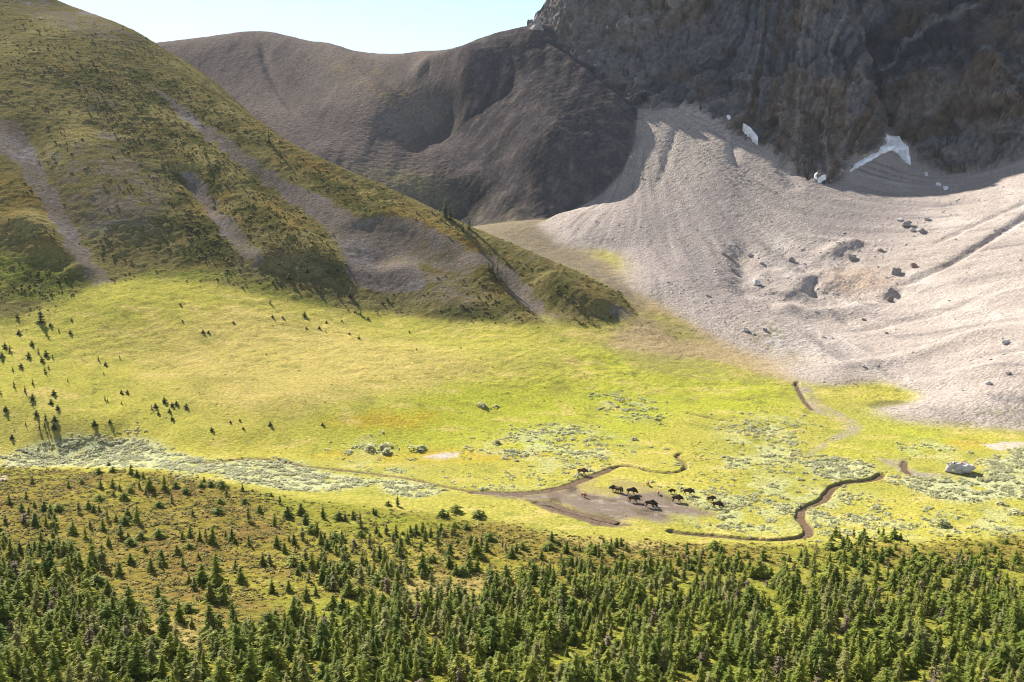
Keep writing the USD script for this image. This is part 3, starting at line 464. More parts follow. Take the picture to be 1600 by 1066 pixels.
# ------------------------------------------------------------------ plants as clumps of leaf-sized faces
def conifer(seed, h=5.0, r=.95, whorls=20, power=.85, lean=0.0, gap=.0, base=.05):
    g = np.random.default_rng(seed); V, Fc, n = [], [], 0
    def add(v, f):
        nonlocal n
        V.append(np.asarray(v)); Fc.append(np.asarray(f) + n); n += len(v)
    for k in range(whorls):
        t = base + (1 - base) * (k + g.uniform(-.3, .3)) / whorls
        if t > .985 or g.random() < gap: continue
        zc = h * max(t, .02); L0 = 1.1 * r * ((1 - t) ** power) * (1 - .35 * max(0, .18 - t) / .18) + .06; m = int(g.integers(6, 10))
        for j in range(m):
            a = 2 * np.pi * (j + g.uniform(-.35, .35)) / m + k * 2.4; L = L0 * g.choice([g.uniform(.35, 1.0), g.uniform(1.0, 1.6)], p=[.72, .28]) * (1 + .35 * math.sin(a * 2 + k * .9 + seed)); ca, sa = math.cos(a), math.sin(a)
            dr = (.10 + .35 * (1 - t)) * L; w = .2 * L + .035; up = .1 * L
            o = np.array([lean * zc, 0, zc])
            def pt(s, side, dz_): return o + [ca * s * L - sa * side, sa * s * L + ca * side, dz_]
            v = [pt(0, 0, .05), pt(.55, w * g.uniform(.7, 1.2), -dr * .55), pt(.55, -w * g.uniform(.7, 1.2), -dr * .55), pt(.5, 0, up - dr * .35), pt(1, g.uniform(-.1, .1) * L, -dr * g.uniform(.6, 1.0)),
                 pt(.85, w * 1.9, -dr * .8), pt(.9, -w * 1.8, -dr * .85), pt(.6, w * 2.0, -dr * .45 - .08), pt(.55, -w * 2.0, -dr * .4 - .08)]
            add(v, [(0, 3, 1), (0, 2, 3), (1, 3, 4), (3, 2, 4), (3, 1, 5), (2, 3, 6), (0, 1, 7), (0, 8, 2)])
    top = [(lean * h, 0, h * 1.02)] + [(.05 * math.cos(b) + lean * h * .93, .05 * math.sin(b), h * .93) for b in (0, 2.1, 4.2)]
    add(top, [(0, 1, 2), (0, 2, 3), (0, 3, 1)])
    ring = [(r * .2 * math.cos(b) * g.uniform(.7, 1.2), r * .2 * math.sin(b) * g.uniform(.7, 1.2), h * (base + .06)) for b in np.linspace(0, 2 * np.pi, 7)[:-1]]
    add(ring + [(lean * h * .9, 0, h * .9)], [(i, (i + 1) % 6, 6) for i in range(6)])
    trunk = trimesh.creation.cone(.028 * h, h * .9, sections=6); trunk.apply_translation([0, 0, -.25])
    return (np.concatenate(V), np.concatenate(Fc)), (np.array(trunk.vertices), np.array(trunk.faces))
def bush(seed, n=70, w=1.0, h=.6, leaf=.22):
    """A low dome of leaf sprays with an uneven outline."""
    g = np.random.default_rng(seed); V, Fc = [], []
    lob = [(g.uniform(-.45, .45) * w, g.uniform(-.45, .45) * w, g.uniform(.4, .75)) for _ in range(4)]
    for k in range(n):
        lx, ly, s = lob[k % 4]; a = g.uniform(0, 2 * np.pi); e = math.asin(g.uniform(.0, 1)); rr = g.uniform(.75, 1.05) * s
        d = np.array([math.cos(a) * math.cos(e), math.sin(a) * math.cos(e), math.sin(e)]); c = np.array([lx + d[0] * rr * w * .6, ly + d[1] * rr * w * .6, d[2] * rr * h * 1.3])
        n_ = d * .55 + np.array([0, 0, .75]) + g.normal(0, .38, 3); n_ /= np.linalg.norm(n_); u = np.cross(n_, [0.3, .2, 1]); u /= np.linalg.norm(u); w_ = np.cross(n_, u); l = leaf * g.uniform(.7, 1.4)
        V += [c - u * l, c + w_ * l * .6, c + u * l, c - w_ * l * .6]; Fc += [(4 * k, 4 * k + 1, 4 * k + 2), (4 * k, 4 * k + 2, 4 * k + 3)]
    return np.array(V), np.array(Fc)
def stone(seed, sub=1, flat=.7, rough=.35):
    g = np.random.default_rng(seed); p = g.normal(size=(14 if sub < 2 else 26, 3)); p /= np.linalg.norm(p, axis=1, keepdims=True); p *= g.uniform(.75, 1.1, (len(p), 1)) * [1, g.uniform(.6, .9), flat]
    m = trimesh.convex.convex_hull(p)
    if sub > 1:
        m = m.subdivide().subdivide(); v = np.array(m.vertices); d = v / np.linalg.norm(v, axis=1, keepdims=True)
        v = v + d * (np.abs(fbm(v * 1.6 + seed, 4, seed)) * -rough * 1.6 + .1 * fbm(v * 5 + seed, 2, seed + 3))[:, None]; m = trimesh.Trimesh(v, m.faces, process=False)
    return np.array(m.vertices), np.array(m.faces)

stage.CreateClassPrim('/World/kinds')
def proto(name, parts):
    """A class of thing with its parts, referenced by every individual."""
    UsdGeom.Xform.Define(stage, f'/World/kinds/{name}')
    for pn, (v, f), mat in parts:
        put_mesh(numbered(f'/World/kinds/{name}', pn), v, f, mat)
    return f'/World/kinds/{name}'
def individual(name, protopath, loc, rot=0.0, scale=1.0, label=None, cat=None, group=None, tilt=(0, 0)):
    path = numbered('/World', name)
    xf = UsdGeom.Xform.Define(stage, path)
    xf.AddTranslateOp().Set(Gf.Vec3d(*map(float, loc)))
    xf.AddRotateXYZOp().Set(Gf.Vec3f(float(tilt[0]), float(tilt[1]), math.degrees(rot)))
    s = (scale,) * 3 if np.ndim(scale) == 0 else scale
    xf.AddScaleOp().Set(Gf.Vec3f(*map(float, s)))
    pr = xf.GetPrim(); pr.GetReferences().AddInternalReference(protopath); pr.SetInstanceable(True)
    return tag(pr, label, cat, group)
def scatter(name, shapes, loc, rot, scale, which, label, cat=None):
    """Uncountable growth or rubble as one object."""
    path = '/World/' + name
    pi = UsdGeom.PointInstancer.Define(stage, path)
    rel = pi.CreatePrototypesRel()
    UsdGeom.Scope.Define(stage, path + '/kinds')
    for k, (v, f, mat) in enumerate(shapes):
        rel.AddTarget(put_mesh(f'{path}/kinds/clump_{k + 1:03d}', v, f, mat).GetPath())
    pi.CreatePositionsAttr(Vt.Vec3fArray.FromNumpy(np.asarray(loc, np.float32)))
    q = np.zeros((len(loc), 4), np.float32); q[:, 0] = np.cos(rot / 2); q[:, 3] = np.sin(rot / 2)
    pi.CreateOrientationsAttr(Vt.QuathArray([Gf.Quath(float(a), 0, 0, float(b)) for a, b in zip(q[:, 0], q[:, 3])]))
    sc = np.asarray(scale, np.float32); sc = np.repeat(sc[:, None], 3, 1) if sc.ndim == 1 else sc
    pi.CreateScalesAttr(Vt.Vec3fArray.FromNumpy(sc)); pi.CreateProtoIndicesAttr(Vt.IntArray.FromNumpy(np.asarray(which, np.int32)))
    tag(pi.GetPrim(), label, cat, kind='stuff')

RNG = np.random.default_rng(7)
_spec = [(11, 5.2, 1.05, 26, .72, 0.0, .05, 'needle'), (12, 5.6, .9, 28, .8, .03, .1, 'needle'), (13, 4.8, 1.35, 22, .68, -.03, .05, 'needle'), (14, 5.0, .85, 24, .6, .04, .2, 'needle_grey'), (15, 3.2, 1.5, 15, .5, .07, .1, 'needle'), (16, 5.4, 1.15, 26, .8, -.02, .12, 'needle_grey'), (17, 5.0, 1.2, 22, .55, .02, .15, 'needle'), (18, 4.8, .8, 20, .6, .04, .5, 'needle_brown')]
TREE, TREE_SHAPES = [], []
for k, (sd, h_, r_, wh, pw, ln, gp, mt) in enumerate(_spec):
    c, t = conifer(sd, h_, r_, wh, pw, ln, gp)
    TREE.append((proto(f'spruce_{k + 1}', [('trunk', t, M['bark']), ('crown', c, M[mt])]), h_)); TREE_SHAPES.append((c[0], c[1], M[mt]))

# ------------------------------------------------------------------ spruces of the near slope: (foot u, foot v, height) read off in enlarged quarters of the photograph
T1 = [(205,225,65),(430,250,60),(510,222,35),(615,158,40),(680,110,28),(700,152,40),(820,165,70),(855,180,50),(895,190,45),(630,255,60),(705,250,70),(750,265,55),(870,250,60),(935,268,100),(912,292,50),(1030,262,110),(815,285,50),(780,325,60),(710,300,40),(620,330,50),(495,410,85),(555,385,70),(620,400,50),(585,405,60),(675,460,95),(725,465,70),(860,475,140),(800,440,75),(775,470,55),(645,520,90),(755,565,110),(455,540,85),(565,500,70),(535,575,100),(570,640,100),(640,745,190),(680,610,80),(355,400,60),(165,325,65),(60,355,70),(215,370,55),(140,400,80),(180,420,60),(35,480,75),(220,480,80),(340,470,80),(290,490,70),(150,470,90),(70,690,140),(30,600,80),(130,660,100),(180,740,110),(320,795,160),(335,580,90),(370,640,110),(440,640,70),(1075,345,75),(1100,250,45),(1160,290,50),(1255,250,45),(1320,242,45),(1390,250,60),(1275,215,45),(1415,300,60),(1515,272,50),(1375,345,40),(1530,350,45),(1555,460,120),(1355,415,55),(1205,425,65),(995,375,45),(993,560,60),(885,580,60),(825,610,60),(800,570,50),(1140,580,70),(1190,560,90),(1250,580,80),(1290,585,110),(1330,600,130),(1410,560,60),(1450,580,90),(1470,600,50),(1555,610,80),(910,650,50),(820,730,80),(1110,665,75),(945,770,100),(1000,750,90),(1010,720,100),(1145,745,80),(1240,695,50),(1185,635,50),(1470,770,100),(1270,860,160),(1360,860,250),(1180,860,90),(1215,890,110),(745,800,95),(520,890,130),(500,860,120),(565,770,110),(675,910,100),(715,1000,140),(620,860,80),(990,940,100),(1010,1000,80),(855,1030,90),(905,1060,100),(1180,1030,70),(1320,970,160),(1400,980,150),(1510,850,130),(350,980,160),(400,1000,140),(240,940,150),(180,920,140),(575,1060,110)]
T2 = [(20,405,60),(95,305,30),(150,355,75),(115,490,100),(200,440,90),(285,420,90),(310,480,80),(420,440,105),(290,575,115),(345,530,70),(380,545,100),(520,450,60),(560,460,70),(608,450,70),(655,505,130),(735,415,50),(750,420,45),(885,365,80),(825,360,40),(710,630,130),(130,620,100),(180,660,80),(240,610,100),(205,580,50),(815,540,90),(860,590,80),(550,740,170),(605,655,75),(415,740,140),(90,740,100),(40,740,100),(240,740,80),(290,770,80),(910,630,70),(950,600,110),(900,680,90),(1000,540,80),(1060,580,110),(1140,640,180),(1090,560,100),(1030,640,70),(1210,680,100),(1330,720,100),(1340,610,90),(1380,680,150),(1410,620,90),(1460,580,60),(1540,620,75),(1240,500,50),(1310,505,40),(1160,430,60),(1200,430,45),(1250,400,60),(1380,440,60),(1420,430,45),(930,780,100),(945,835,90),(1040,820,80),(1100,720,60),(1250,800,100),(1290,800,70),(1465,770,70),(1370,755,60),(690,740,70),(710,820,120),(650,785,100),(790,760,70),(850,750,60),(490,620,60),(465,570,60),(100,910,110),(205,900,90),(330,840,90),(320,960,130),(440,890,110),(485,900,120),(460,790,70),(530,870,80),(580,930,130),(650,920,80),(375,930,80),(240,1030,120),(480,1010,110),(545,1040,120),(730,960,110),(820,870,90),(870,960,150),(940,1000,130),(1010,950,110),(1100,860,110),(1160,980,150),(1280,960,110),(1365,980,90),(1430,900,80),(1575,910,120),(1490,1030,70),(1300,1050,150)]
T3 = [(25,250,80),(235,235,60),(295,210,35),(440,240,30),(535,235,40),(390,240,30),(690,295,55),(820,270,55),(770,340,55),(860,370,40),(945,260,60),(985,230,35),(1020,290,50),(955,335,60),(1030,405,60),(1140,310,100),(1180,310,70),(1125,365,50),(1170,360,35),(1240,290,60),(1325,250,40),(1250,390,80),(1410,350,130),(1380,430,100),(1450,470,140),(1530,400,120),(110,340,50),(70,390,70),(150,380,60),(215,440,130),(310,400,80),(430,380,110),(490,350,70),(560,340,90),(600,540,150),(650,390,90),(700,480,100),(850,460,70)]
T4 = [(300,225,40),(385,310,80),(450,340,70),(285,410,110),(160,370,70),(130,310,60),(500,250,70),(550,290,90),(600,270,100),(660,300,80),(590,380,90),(700,320,110),(750,340,80),(795,240,50),(870,215,30),(915,265,70),(880,310,50),(1040,295,60),(1200,300,75),(1245,265,40),(1305,325,65),(1285,380,30),(1410,260,60),(1390,220,40),(1490,205,35),(1560,210,40),(1570,305,60),(1560,335,40),(1125,280,30),(1110,245,20)]
_pts = np.array([(ox + a / 4, oy + b / 4, c / 4) for (ox, oy), T in (((0, 700), T1), ((400, 700), T2), ((800, 800), T3), ((1200, 800), T4)) for a, b, c in T])
G = ground_f(_pts[:, 0], _pts[:, 1])
_dist = np.linalg.norm(G - [0, 0, CAM_H], axis=1)
trees = [(*g, hp * d / F_PX * .9, True) for g, hp, d in zip(G, _pts[:, 2], _dist)]
# the thick stands: spaced at random, thinned by how thick the stand is there
_thick = [([(-240, 945), (120, 940), (300, 985), (480, 985), (600, 950), (800, 925), (1000, 880), (1080, 905), (1330, 865), (1480, 870), (1840, 900), (1840, 1180), (-240, 1180)], .95), ([(-240, 800), (90, 800), (130, 870), (110, 950), (-240, 960)], .6), ([(480, 830), (700, 830), (800, 860), (780, 930), (560, 930), (470, 890)], .4), ([(800, 860), (960, 850), (1020, 900), (820, 930)], .75),
          ([(1060, 850), (1250, 855), (1300, 880), (1180, 900), (1080, 890)], .6), ([(1290, 840), (1400, 840), (1470, 865), (1480, 900), (1300, 900)], .8)]
_gaps = [[(830, 985), (880, 975), (900, 990), (850, 1000)], [(990, 975), (1050, 980), (1060, 1000), (1000, 1010)], [(860, 1015), (930, 1015), (940, 1060), (870, 1066)], [(1120, 1035), (1200, 1040), (1200, 1066), (1120, 1066)], [(1200, 955), (1270, 965), (1260, 985), (1200, 980)], [(200, 985), (330, 975), (340, 1005), (230, 1010)], [(1300, 985), (1380, 985), (1390, 1005), (1310, 1005)], [(1420, 995), (1490, 985), (1480, 1005), (1430, 1010)], [(520, 975), (600, 965), (590, 985)], [(1050, 905), (1090, 915), (1080, 950), (1040, 940)], [(1440, 925), (1500, 930), (1490, 950), (1440, 940)], [(640, 900), (780, 895), (760, 935), (650, 930)]]
_tm = np.zeros(len(x)); 
for poly, d in _thick: _tm = np.maximum(_tm, d * mask([poly], 1.5, .6))
_tm *= 1 - .92 * mask(_gaps, 1.0, .5)
occupied = [(t[0], t[1], .55) for t in trees]
occ = {}
def _cell(a, b): return (int(a // 2.5), int(b // 2.5))
for a, b, r_ in occupied: occ.setdefault(_cell(a, b), []).append((a, b))
for _ in range(18500):
    py = math.sqrt(RNG.uniform(100 ** 2, 235 ** 2)); px_ = RNG.uniform(-.69, .69) * py
    dn = float(lookup(_tm, np.array([px_]), np.array([py]))[0])
    if RNG.random() > dn: continue
    cl = fbm2(np.array([px_]), np.array([py]), 7.0, 2, 95)[0]
    if RNG.random() > (.8 if py < 150 else .5 if py < 168 else .22) + 2.8 * cl: continue
    need = 1.25; c0 = _cell(px_, py); ok_ = True
    for i_ in (-1, 0, 1):
        for j_ in (-1, 0, 1):
            if any((px_ - a) ** 2 + (py - b) ** 2 < need ** 2 for a, b in occ.get((c0[0] + i_, c0[1] + j_), ())): ok_ = False
    if not ok_: continue
    occ.setdefault(c0, []).append((px_, py))
    hh = (.84 - .36 * sstep(140, 205, py)) * RNG.choice([RNG.uniform(1.4, 3.2), RNG.uniform(3.2, 5.2), RNG.uniform(4.8, 6.4)], p=[.3, .5, .2])
    trees.append((px_, py, float(hf(px_, py)), hh, False))
trees = np.array([(a, b, c, d) for a, b, c, d, _ in trees])
TU, TV, TW = project(trees[:, :3]); tall = trees[:, 3] * F_PX / TW
inview = (TU > -10) & (TU < 1610) & (TV - tall * .7 < 1066)
order = np.argsort(-(tall * inview))
single = set(order[:300])
STANDS = [(lambda u, v: v < 905 and u < 330, 'dark pointed spruce rising from the brown heath towards the left edge'), (lambda u, v: v < 905 and u < 800, 'dark green spruce standing in a loose group on the heath left of centre'), (lambda u, v: v < 930, 'bushy spruce at the upper edge of the thick stand on the right'),
          (lambda u, v: u < 320, 'tall dark spruce in the thick stand filling the lower left corner'), (lambda u, v: u < 640, 'mid green spruce at the bottom edge, between the lower left corner and the centre'), (lambda u, v: u < 960, 'slender green spruce in the thick stand at the bottom centre'), (lambda u, v: u < 1280, 'green spruce at the bottom, right of centre beside the small grassy openings'), (lambda u, v: True, 'green spruce in the thick stand filling the lower right corner')]
LOOKS = ['green', 'slim green', 'broad green', 'slim grey green', 'low green', 'grey green', 'full green', 'thin brownish']
_ones = ['', 'first', 'second', 'third', 'fourth', 'fifth', 'sixth', 'seventh', 'eighth', 'ninth', 'tenth', 'eleventh', 'twelfth', 'thirteenth', 'fourteenth', 'fifteenth', 'sixteenth', 'seventeenth', 'eighteenth', 'nineteenth']
_tens = ['', '', 'twenty', 'thirty', 'forty', 'fifty', 'sixty', 'seventy', 'eighty', 'ninety']
def nth(k):
    if k >= 100: return 'hundred and ' + nth(k - 100) if k > 100 else 'hundredth'
    if k < 20: return _ones[k]
    return (_tens[k // 10] + ' ' + _ones[k % 10]) if k % 10 else _tens[k // 10][:-1] + 'ieth'
# among hundreds of look-alikes only the place tells one from the next: tiers of treetops, counted from the left
tip_v = TV - tall; tier = np.clip(((1066 - tip_v) // 12).astype(int), 0, 60); rank = {}
for t_ in np.unique(tier):
    m_ = np.nonzero((tier == t_) & inview)[0]
    for r_, j in enumerate(m_[np.argsort(TU[m_])]): rank[j] = r_ + 1
def tier_name(t_): return 'lowest tier' if t_ == 0 else nth(t_ + 1) + ' lowest tier'
rest = []
for j, (a, b, c, h_) in enumerate(trees):
    k = 4 if h_ < 2.2 and RNG.random() < .5 else int(RNG.choice([0, 1, 2, 3, 5, 6, 7], p=[.2, .18, .17, .12, .15, .14, .04])); s = h_ / TREE[k][1]; rot = RNG.uniform(0, 2 * np.pi); fat = RNG.uniform(.8, 1.25) * (1.25 if h_ < 3 else 1)
    if j in single:
        lb = next(l for f_, l in STANDS if f_(TU[j], TV[j]))
        individual('spruce', TREE[k][0], (a, b, c - .05), rot, (s * fat, s * fat, s), f'{LOOKS[k]} spruce, {nth(rank.get(j, 1))} from the left in the {tier_name(tier[j])} of treetops'.replace('from the left', 'from left'), 'spruce', tilt=(RNG.normal(0, 2.5), RNG.normal(0, 2.5)), group=lb.replace('spruce', 'spruces', 1))
    elif -280 < TU[j] < 1880: rest.append((a, b, c, k, s, fat, rot))
rest = np.array(rest)
scatter('spruce_wood', TREE_SHAPES, rest[:, :3] - [0, 0, .05], rest[:, 6], np.stack([rest[:, 4] * rest[:, 5]] * 2 + [rest[:, 4]], 1), rest[:, 3].astype(int), 'the many smaller and farther spruces scattered over the near heath slope')
# ------------------------------------------------------------------ low growth that nobody could count
def spread(n, polys, soft=2.0, ylim=(95, 720), field=None, seed=0, patch=0, amount=1.0):
    """Random places inside outlined patches, thinned by patchy noise."""
    g = np.random.default_rng(seed); R = region(polys, soft) if polys is not None else None
    if R is not None:
        rows = np.nonzero(R.max(1) > .1)[0]; ylim = (_MY0 + rows.min() * _MS, _MY0 + rows.max() * _MS); cols = np.nonzero(R.max(0) > .1)[0]; xl = (_MX0 + cols.min() * _MS, _MX0 + cols.max() * _MS)
    yy = np.sqrt(g.uniform(ylim[0] ** 2, ylim[1] ** 2, n)); xx = g.uniform(-.69, .69, n) * yy if R is None else g.uniform(xl[0], xl[1], n)
    if R is not None: yy = g.uniform(ylim[0], ylim[1], n)
    p = np.ones(n)
    if R is not None: p *= sample(R, xx, yy)
    if field is not None: p *= np.clip(lookup(field, xx, yy), 0, 1)
    if patch: p *= sstep(-.12, .22, fbm2(xx, yy, patch, 4, seed + 3)) 
    k = g.random(n) < p * amount
    return xx[k], yy[k], g
def grow(name, shapes, xx, yy, g, smin, smax, label, cat=None, sink=.05, squash=(.8, 1.2), lift=None):
    zz = (hf(xx, yy) if lift is None else lift) - sink
    s = g.uniform(smin, smax, len(xx)) * g.choice([.7, 1, 1.25], len(xx), p=[.4, .4, .2])
    scatter(name, shapes, np.stack([xx, yy, zz], 1), g.uniform(0, 2 * np.pi, len(xx)), np.stack([s * g.uniform(*squash, len(xx)), s * g.uniform(*squash, len(xx)), s], 1), g.integers(0, len(shapes), len(xx)), label, cat)
tuft = [bush(100 + k, 26, 1.0, .5, .26) + (M['heath'],) for k in range(3)]
wil = [bush(110 + k, 60, 1.0, .62, .17) + (M['willow'],) for k in range(3)]
scr = [bush(120 + k, 34, 1.0, .7, .26) + (M['scrub'],) for k in range(3)]
dry_m = (1 - MB['gravel']) * (1 - MB['mud2']) * (1 - wet) * wV
xx, yy, g = spread(68000, None, ylim=(98, 262), field=MB['heath'] * dry_m * (.35 + .65 * (n2 > .05)) * (1 - .8 * MB['green']), seed=201)
grow('heath_clumps', tuft, xx, yy, g, .35, .8, 'low heath clumps and dwarf shrubs covering the near slope between the spruces')
xx, yy, g = spread(9000, None, ylim=(98, 232), field=MB['heath'] * dry_m * (.15 + .85 * _tm), seed=203, patch=6, amount=.6)
grow('dwarf_shrubs', [bush(150 + k, 80, 1.0, .8, .13) + (plain('dwarf_shrub_look_%d' % (k + 1), c, .8, .35, 2.0, trans=.45),) for k, c in enumerate([(.10, .13, .025), (.17, .19, .035), (.17, .14, .05)])], xx, yy, g, .4, 1.0, 'knee high green and russet shrubs filling the gaps between the near spruces')
xx, yy, g = spread(60000, None, ylim=(98, 400), field=(1 - MB['heath'] + .8 * MB['green'] * MB['heath']) * dry_m * (1 - MB['wash']) * (.06 + sstep(.05, .45, fbm2(x, y, 13, 3, 97) * 2) * sstep(-30, 30, x)), seed=202)
grow('meadow_tussocks', [bush(130 + k, 18, 1.0, .45, .28) + (plain('tussock_look_%d' % (k + 1), c, .85, .3, 1.5, trans=.25),) for k, c in enumerate([(.12, .13, .03), (.2, .21, .035), (.25, .24, .07)])], xx, yy, g, .22, .5, 'grass tussocks in the wet part of the green meadow')
xa, ya, g = spread(60000, W_DENSE, 1.2, seed=211, patch=2.2, amount=1.0)
xb, yb, g2 = spread(42000, W_SPARSE, 4.0, seed=212, patch=5, amount=1.0)
xx, yy = np.r_[xa, xb], np.r_[ya, yb]
keep = lookup(wet + MB['gravel'] + MB['mud2'], xx, yy) < .3; xx, yy = xx[keep], yy[keep]
grow('willow_scrub', wil, xx, yy, g, .42, .9, 'grey green willow scrub in low mats along the streams and over the meadow', squash=(1.0, 1.6))
hillveg = wH * np.clip(1 - 1.1 * MB['bare'] - .55 * MB['half'], 0.02, 1)
xx, yy, g = spread(34000, None, ylim=(350, 680), field=hillveg * sstep(-.2, .45, fbm2(x, y, 12, 4, 98) * 2 + .5 * MB['shrubby']), seed=221)
grow('hillside_scrub', scr, xx, yy, g, .4, 1.15, 'dark and rust tinged scrub growing in bands over the green hillside')
# spruces along the crest and the lower flank of the hillside
xx, yy, g = spread(5200, [[(560, 280), (640, 310), (720, 350), (830, 400), (920, 440), (985, 492), (930, 500), (850, 440), (740, 385), (640, 335)], [(840, 450), (930, 480), (960, 510), (860, 505)], [(0, 20), (150, 60), (330, 150), (420, 215), (560, 290), (520, 290), (380, 220), (200, 130), (0, 80)], [(0, 530), (60, 520), (100, 545), (90, 575), (60, 590), (0, 600)], [(0, 605), (60, 610), (95, 640), (95, 680), (50, 672), (0, 650)], [(470, 455), (560, 465), (640, 500), (560, 500), (480, 480)]], 2.0, seed=222, patch=6, amount=.45)
farc = conifer(31, 4.0, .85, 9, .8)[0]; farc2 = conifer(32, 4.4, .7, 9, .9)[0]
scatter('hillside_spruces', [farc + (M['needle_far'],), farc2 + (M['needle_far'],)], np.stack([xx, yy, hf(xx, yy) - .2], 1), g.uniform(0, 6.28, len(xx)), g.uniform(.3, .85, len(xx)), g.integers(0, 2, len(xx)), 'small dark spruces growing along the crest, flank and foot of the hillside')
# stones
st = [stone(140 + k, 1, .7) + (M['rock'],) for k in range(4)] + [stone(146, 1, .6) + (M['rock_pale'],)]
xa, ya, g = spread(9000, [[(1130, 420), (1250, 380), (1420, 370), (1420, 450), (1300, 490), (1160, 480)], [(1430, 320), (1480, 305), (1490, 330), (1420, 370), (1390, 360)], [(1080, 440), (1200, 470), (1210, 520), (1100, 490), (1020, 440)]], 4, seed=231, patch=8, amount=.8)
xb, yb, g = spread(60000, None, ylim=(300, 640), field=wS * (.10 + .5 * sstep(.1, .5, fbm2(x, y, 16, 4, 96) * 2)), seed=232)
xc, yc, g = spread(3000, GRAVEL + MUD2 + WASH, .6, seed=233, amount=.22)
grow('rubble', st, np.r_[xa, xb], np.r_[ya, yb], g, .16, .8, 'loose rubble and stones strewn over the scree', sink=.1)
grow('river_pebbles', st, xc, yc, g, .07, .22, 'pale pebbles lying on the grey gravel by the stream', sink=.03)

# ------------------------------------------------------------------ water
water = usdkit.material(stage, '/World/Looks/water_look', {'ge': ('geometry', {}), 'n': ('noise_texture', {'scale': 1.6, 'detail': 3.0}), 'b': ('bump', {'distance': .03}), 'c': ('rgb_ramp', {'ramp': [(.35, (.085, .055, .033)), (.65, (.14, .10, .065))]}), 'p': ('principled_bsdf', {'roughness': .12, 'ior': 1.33})},
                        [('ge.position', 'n.vector'), ('n.fac', 'b.height'), ('b.normal', 'p.normal'), ('n.fac', 'c.fac'), ('c.color', 'p.base_color')], surface='p.BSDF')
WV, WF, n = [], [], 0
for (P, hw, dep) in stream_lines:
    if hw < .45: continue
    T = np.gradient(P[:, :2], axis=0); T /= np.linalg.norm(T, axis=1, keepdims=True); nn = np.stack([-T[:, 1], T[:, 0]], 1)
    cols = [np.c_[P[:, :2] + nn * hw * k, P[:, 2] - dep * .62] for k in (-1.15, 0, 1.15)]
    L = len(P); V = np.concatenate(cols); WV.append(V)
    WF += [(n + c * L + j, n + (c + 1) * L + j, n + (c + 1) * L + j + 1, n + c * L + j + 1) for c in range(2) for j in range(L - 1)]; n += len(V)
put_mesh('/World/stream', np.concatenate(WV), np.array(WF), water); tag(stage.GetPrimAtPath('/World/stream'), kind='structure')

# ------------------------------------------------------------------ boulders one can tell apart
def boulder(u, v, wpx, label, mat='rock', seed=0, squash=.7, sub=2, at_=None, stretch=1.0):
    g_ = one(u, v); d = np.linalg.norm(g_ - [0, 0, CAM_H]); r = wpx * d / F_PX / 2
    vv, ff = stone(300 + seed, sub, squash, .4); vv = vv / np.abs(vv[:, 0]).max() * r; vv[:, 0] *= stretch
    path = numbered('/World', 'boulder'); m = put_mesh(path, vv + [0, 0, r * squash * .45], ff, M[mat]); m.AddTranslateOp().Set(Gf.Vec3d(*map(float, g_)))
    tag(m.GetPrim(), label, 'boulder')
for k, (u, v, w, mat, label) in enumerate([
        (1406, 345, 10, 'rock_pale', 'pale grey boulder at the left end of the rock group high on the scree'), (1417, 354, 17, 'rock_dark', 'large dark boulder in the rock group high on the scree'), (1425, 362, 8, 'rock_pale', 'small white boulder just below the large dark one on the scree'), (1449, 345, 9, 'rock', 'grey boulder upslope right of the large dark one on the scree'), (1440, 364, 12, 'rock_dark', 'flat dark boulder right of the small white one on the scree'),
        (1427, 418, 10, 'rock_red', 'round reddish boulder above the long dark gully on the right scree'), (1388, 470, 9, 'rock_red', 'reddish boulder at the very foot of the long dark gully'), (1392, 458, 11, 'rock_dark', 'dark boulder wedged in the lower mouth of the long gully'), (1237, 409, 10, 'rock_dark', 'dark boulder on the left of the hummocky moraine'), (1376, 393, 9, 'rock_red', 'brown boulder above the moraine beside its dark arched rim'),
        (1332, 406, 13, 'rock_dark', 'long dark slab inside the arched rim of the moraine'), (1400, 428, 14, 'rock_dark', 'dark broken boulder just left of the round reddish one'), (1571, 537, 13, 'rock_pale', 'lone pale boulder with a pinkish side near the right edge of the scree'), (1182, 445, 14, 'rock_pale', 'largest pale boulder at the foot of the grey scree fan'), (1131, 397, 9, 'rock', 'grey boulder at the bottom of the fan left of the brown stain'),
        (1172, 400, 9, 'rock', 'grey boulder at the bottom of the fan right of the brown stain'), (1139, 416, 7, 'rock_pale', 'pale boulder, upper of two below the brown stain'), (1142, 422, 8, 'rock_dark', 'darker boulder, lower of two below the brown stain'), (1189, 412, 8, 'rock_pale', 'pale boulder uphill of the largest one at the foot of the fan'), (1165, 517, 10, 'rock_pale', 'white boulder on the edge of the grass below the fan'),
        (1195, 517, 8, 'rock_dark', 'dark boulder on the grass edge where the fan meets the pale wash'), (1105, 463, 7, 'rock', 'small grey boulder low on the left side of the fan'), (1349, 574, 6, 'rock_pale', 'small white boulder on the pale wash left of the streaks'), (1544, 601, 10, 'rock_pale', 'bright white boulder low on the pale scree at the right'), (1576, 586, 8, 'rock_dark', 'dark boulder uphill of the bright white one at the right'), (1350, 501, 7, 'rock_dark', 'small dark stone below the foot of the long gully'), (1385, 522, 5, 'rock_dark', 'tiny black stone alone in the middle of the pale wash')]):
    boulder(u, v, w, label, mat, k, .65 + .1 * (k % 3))
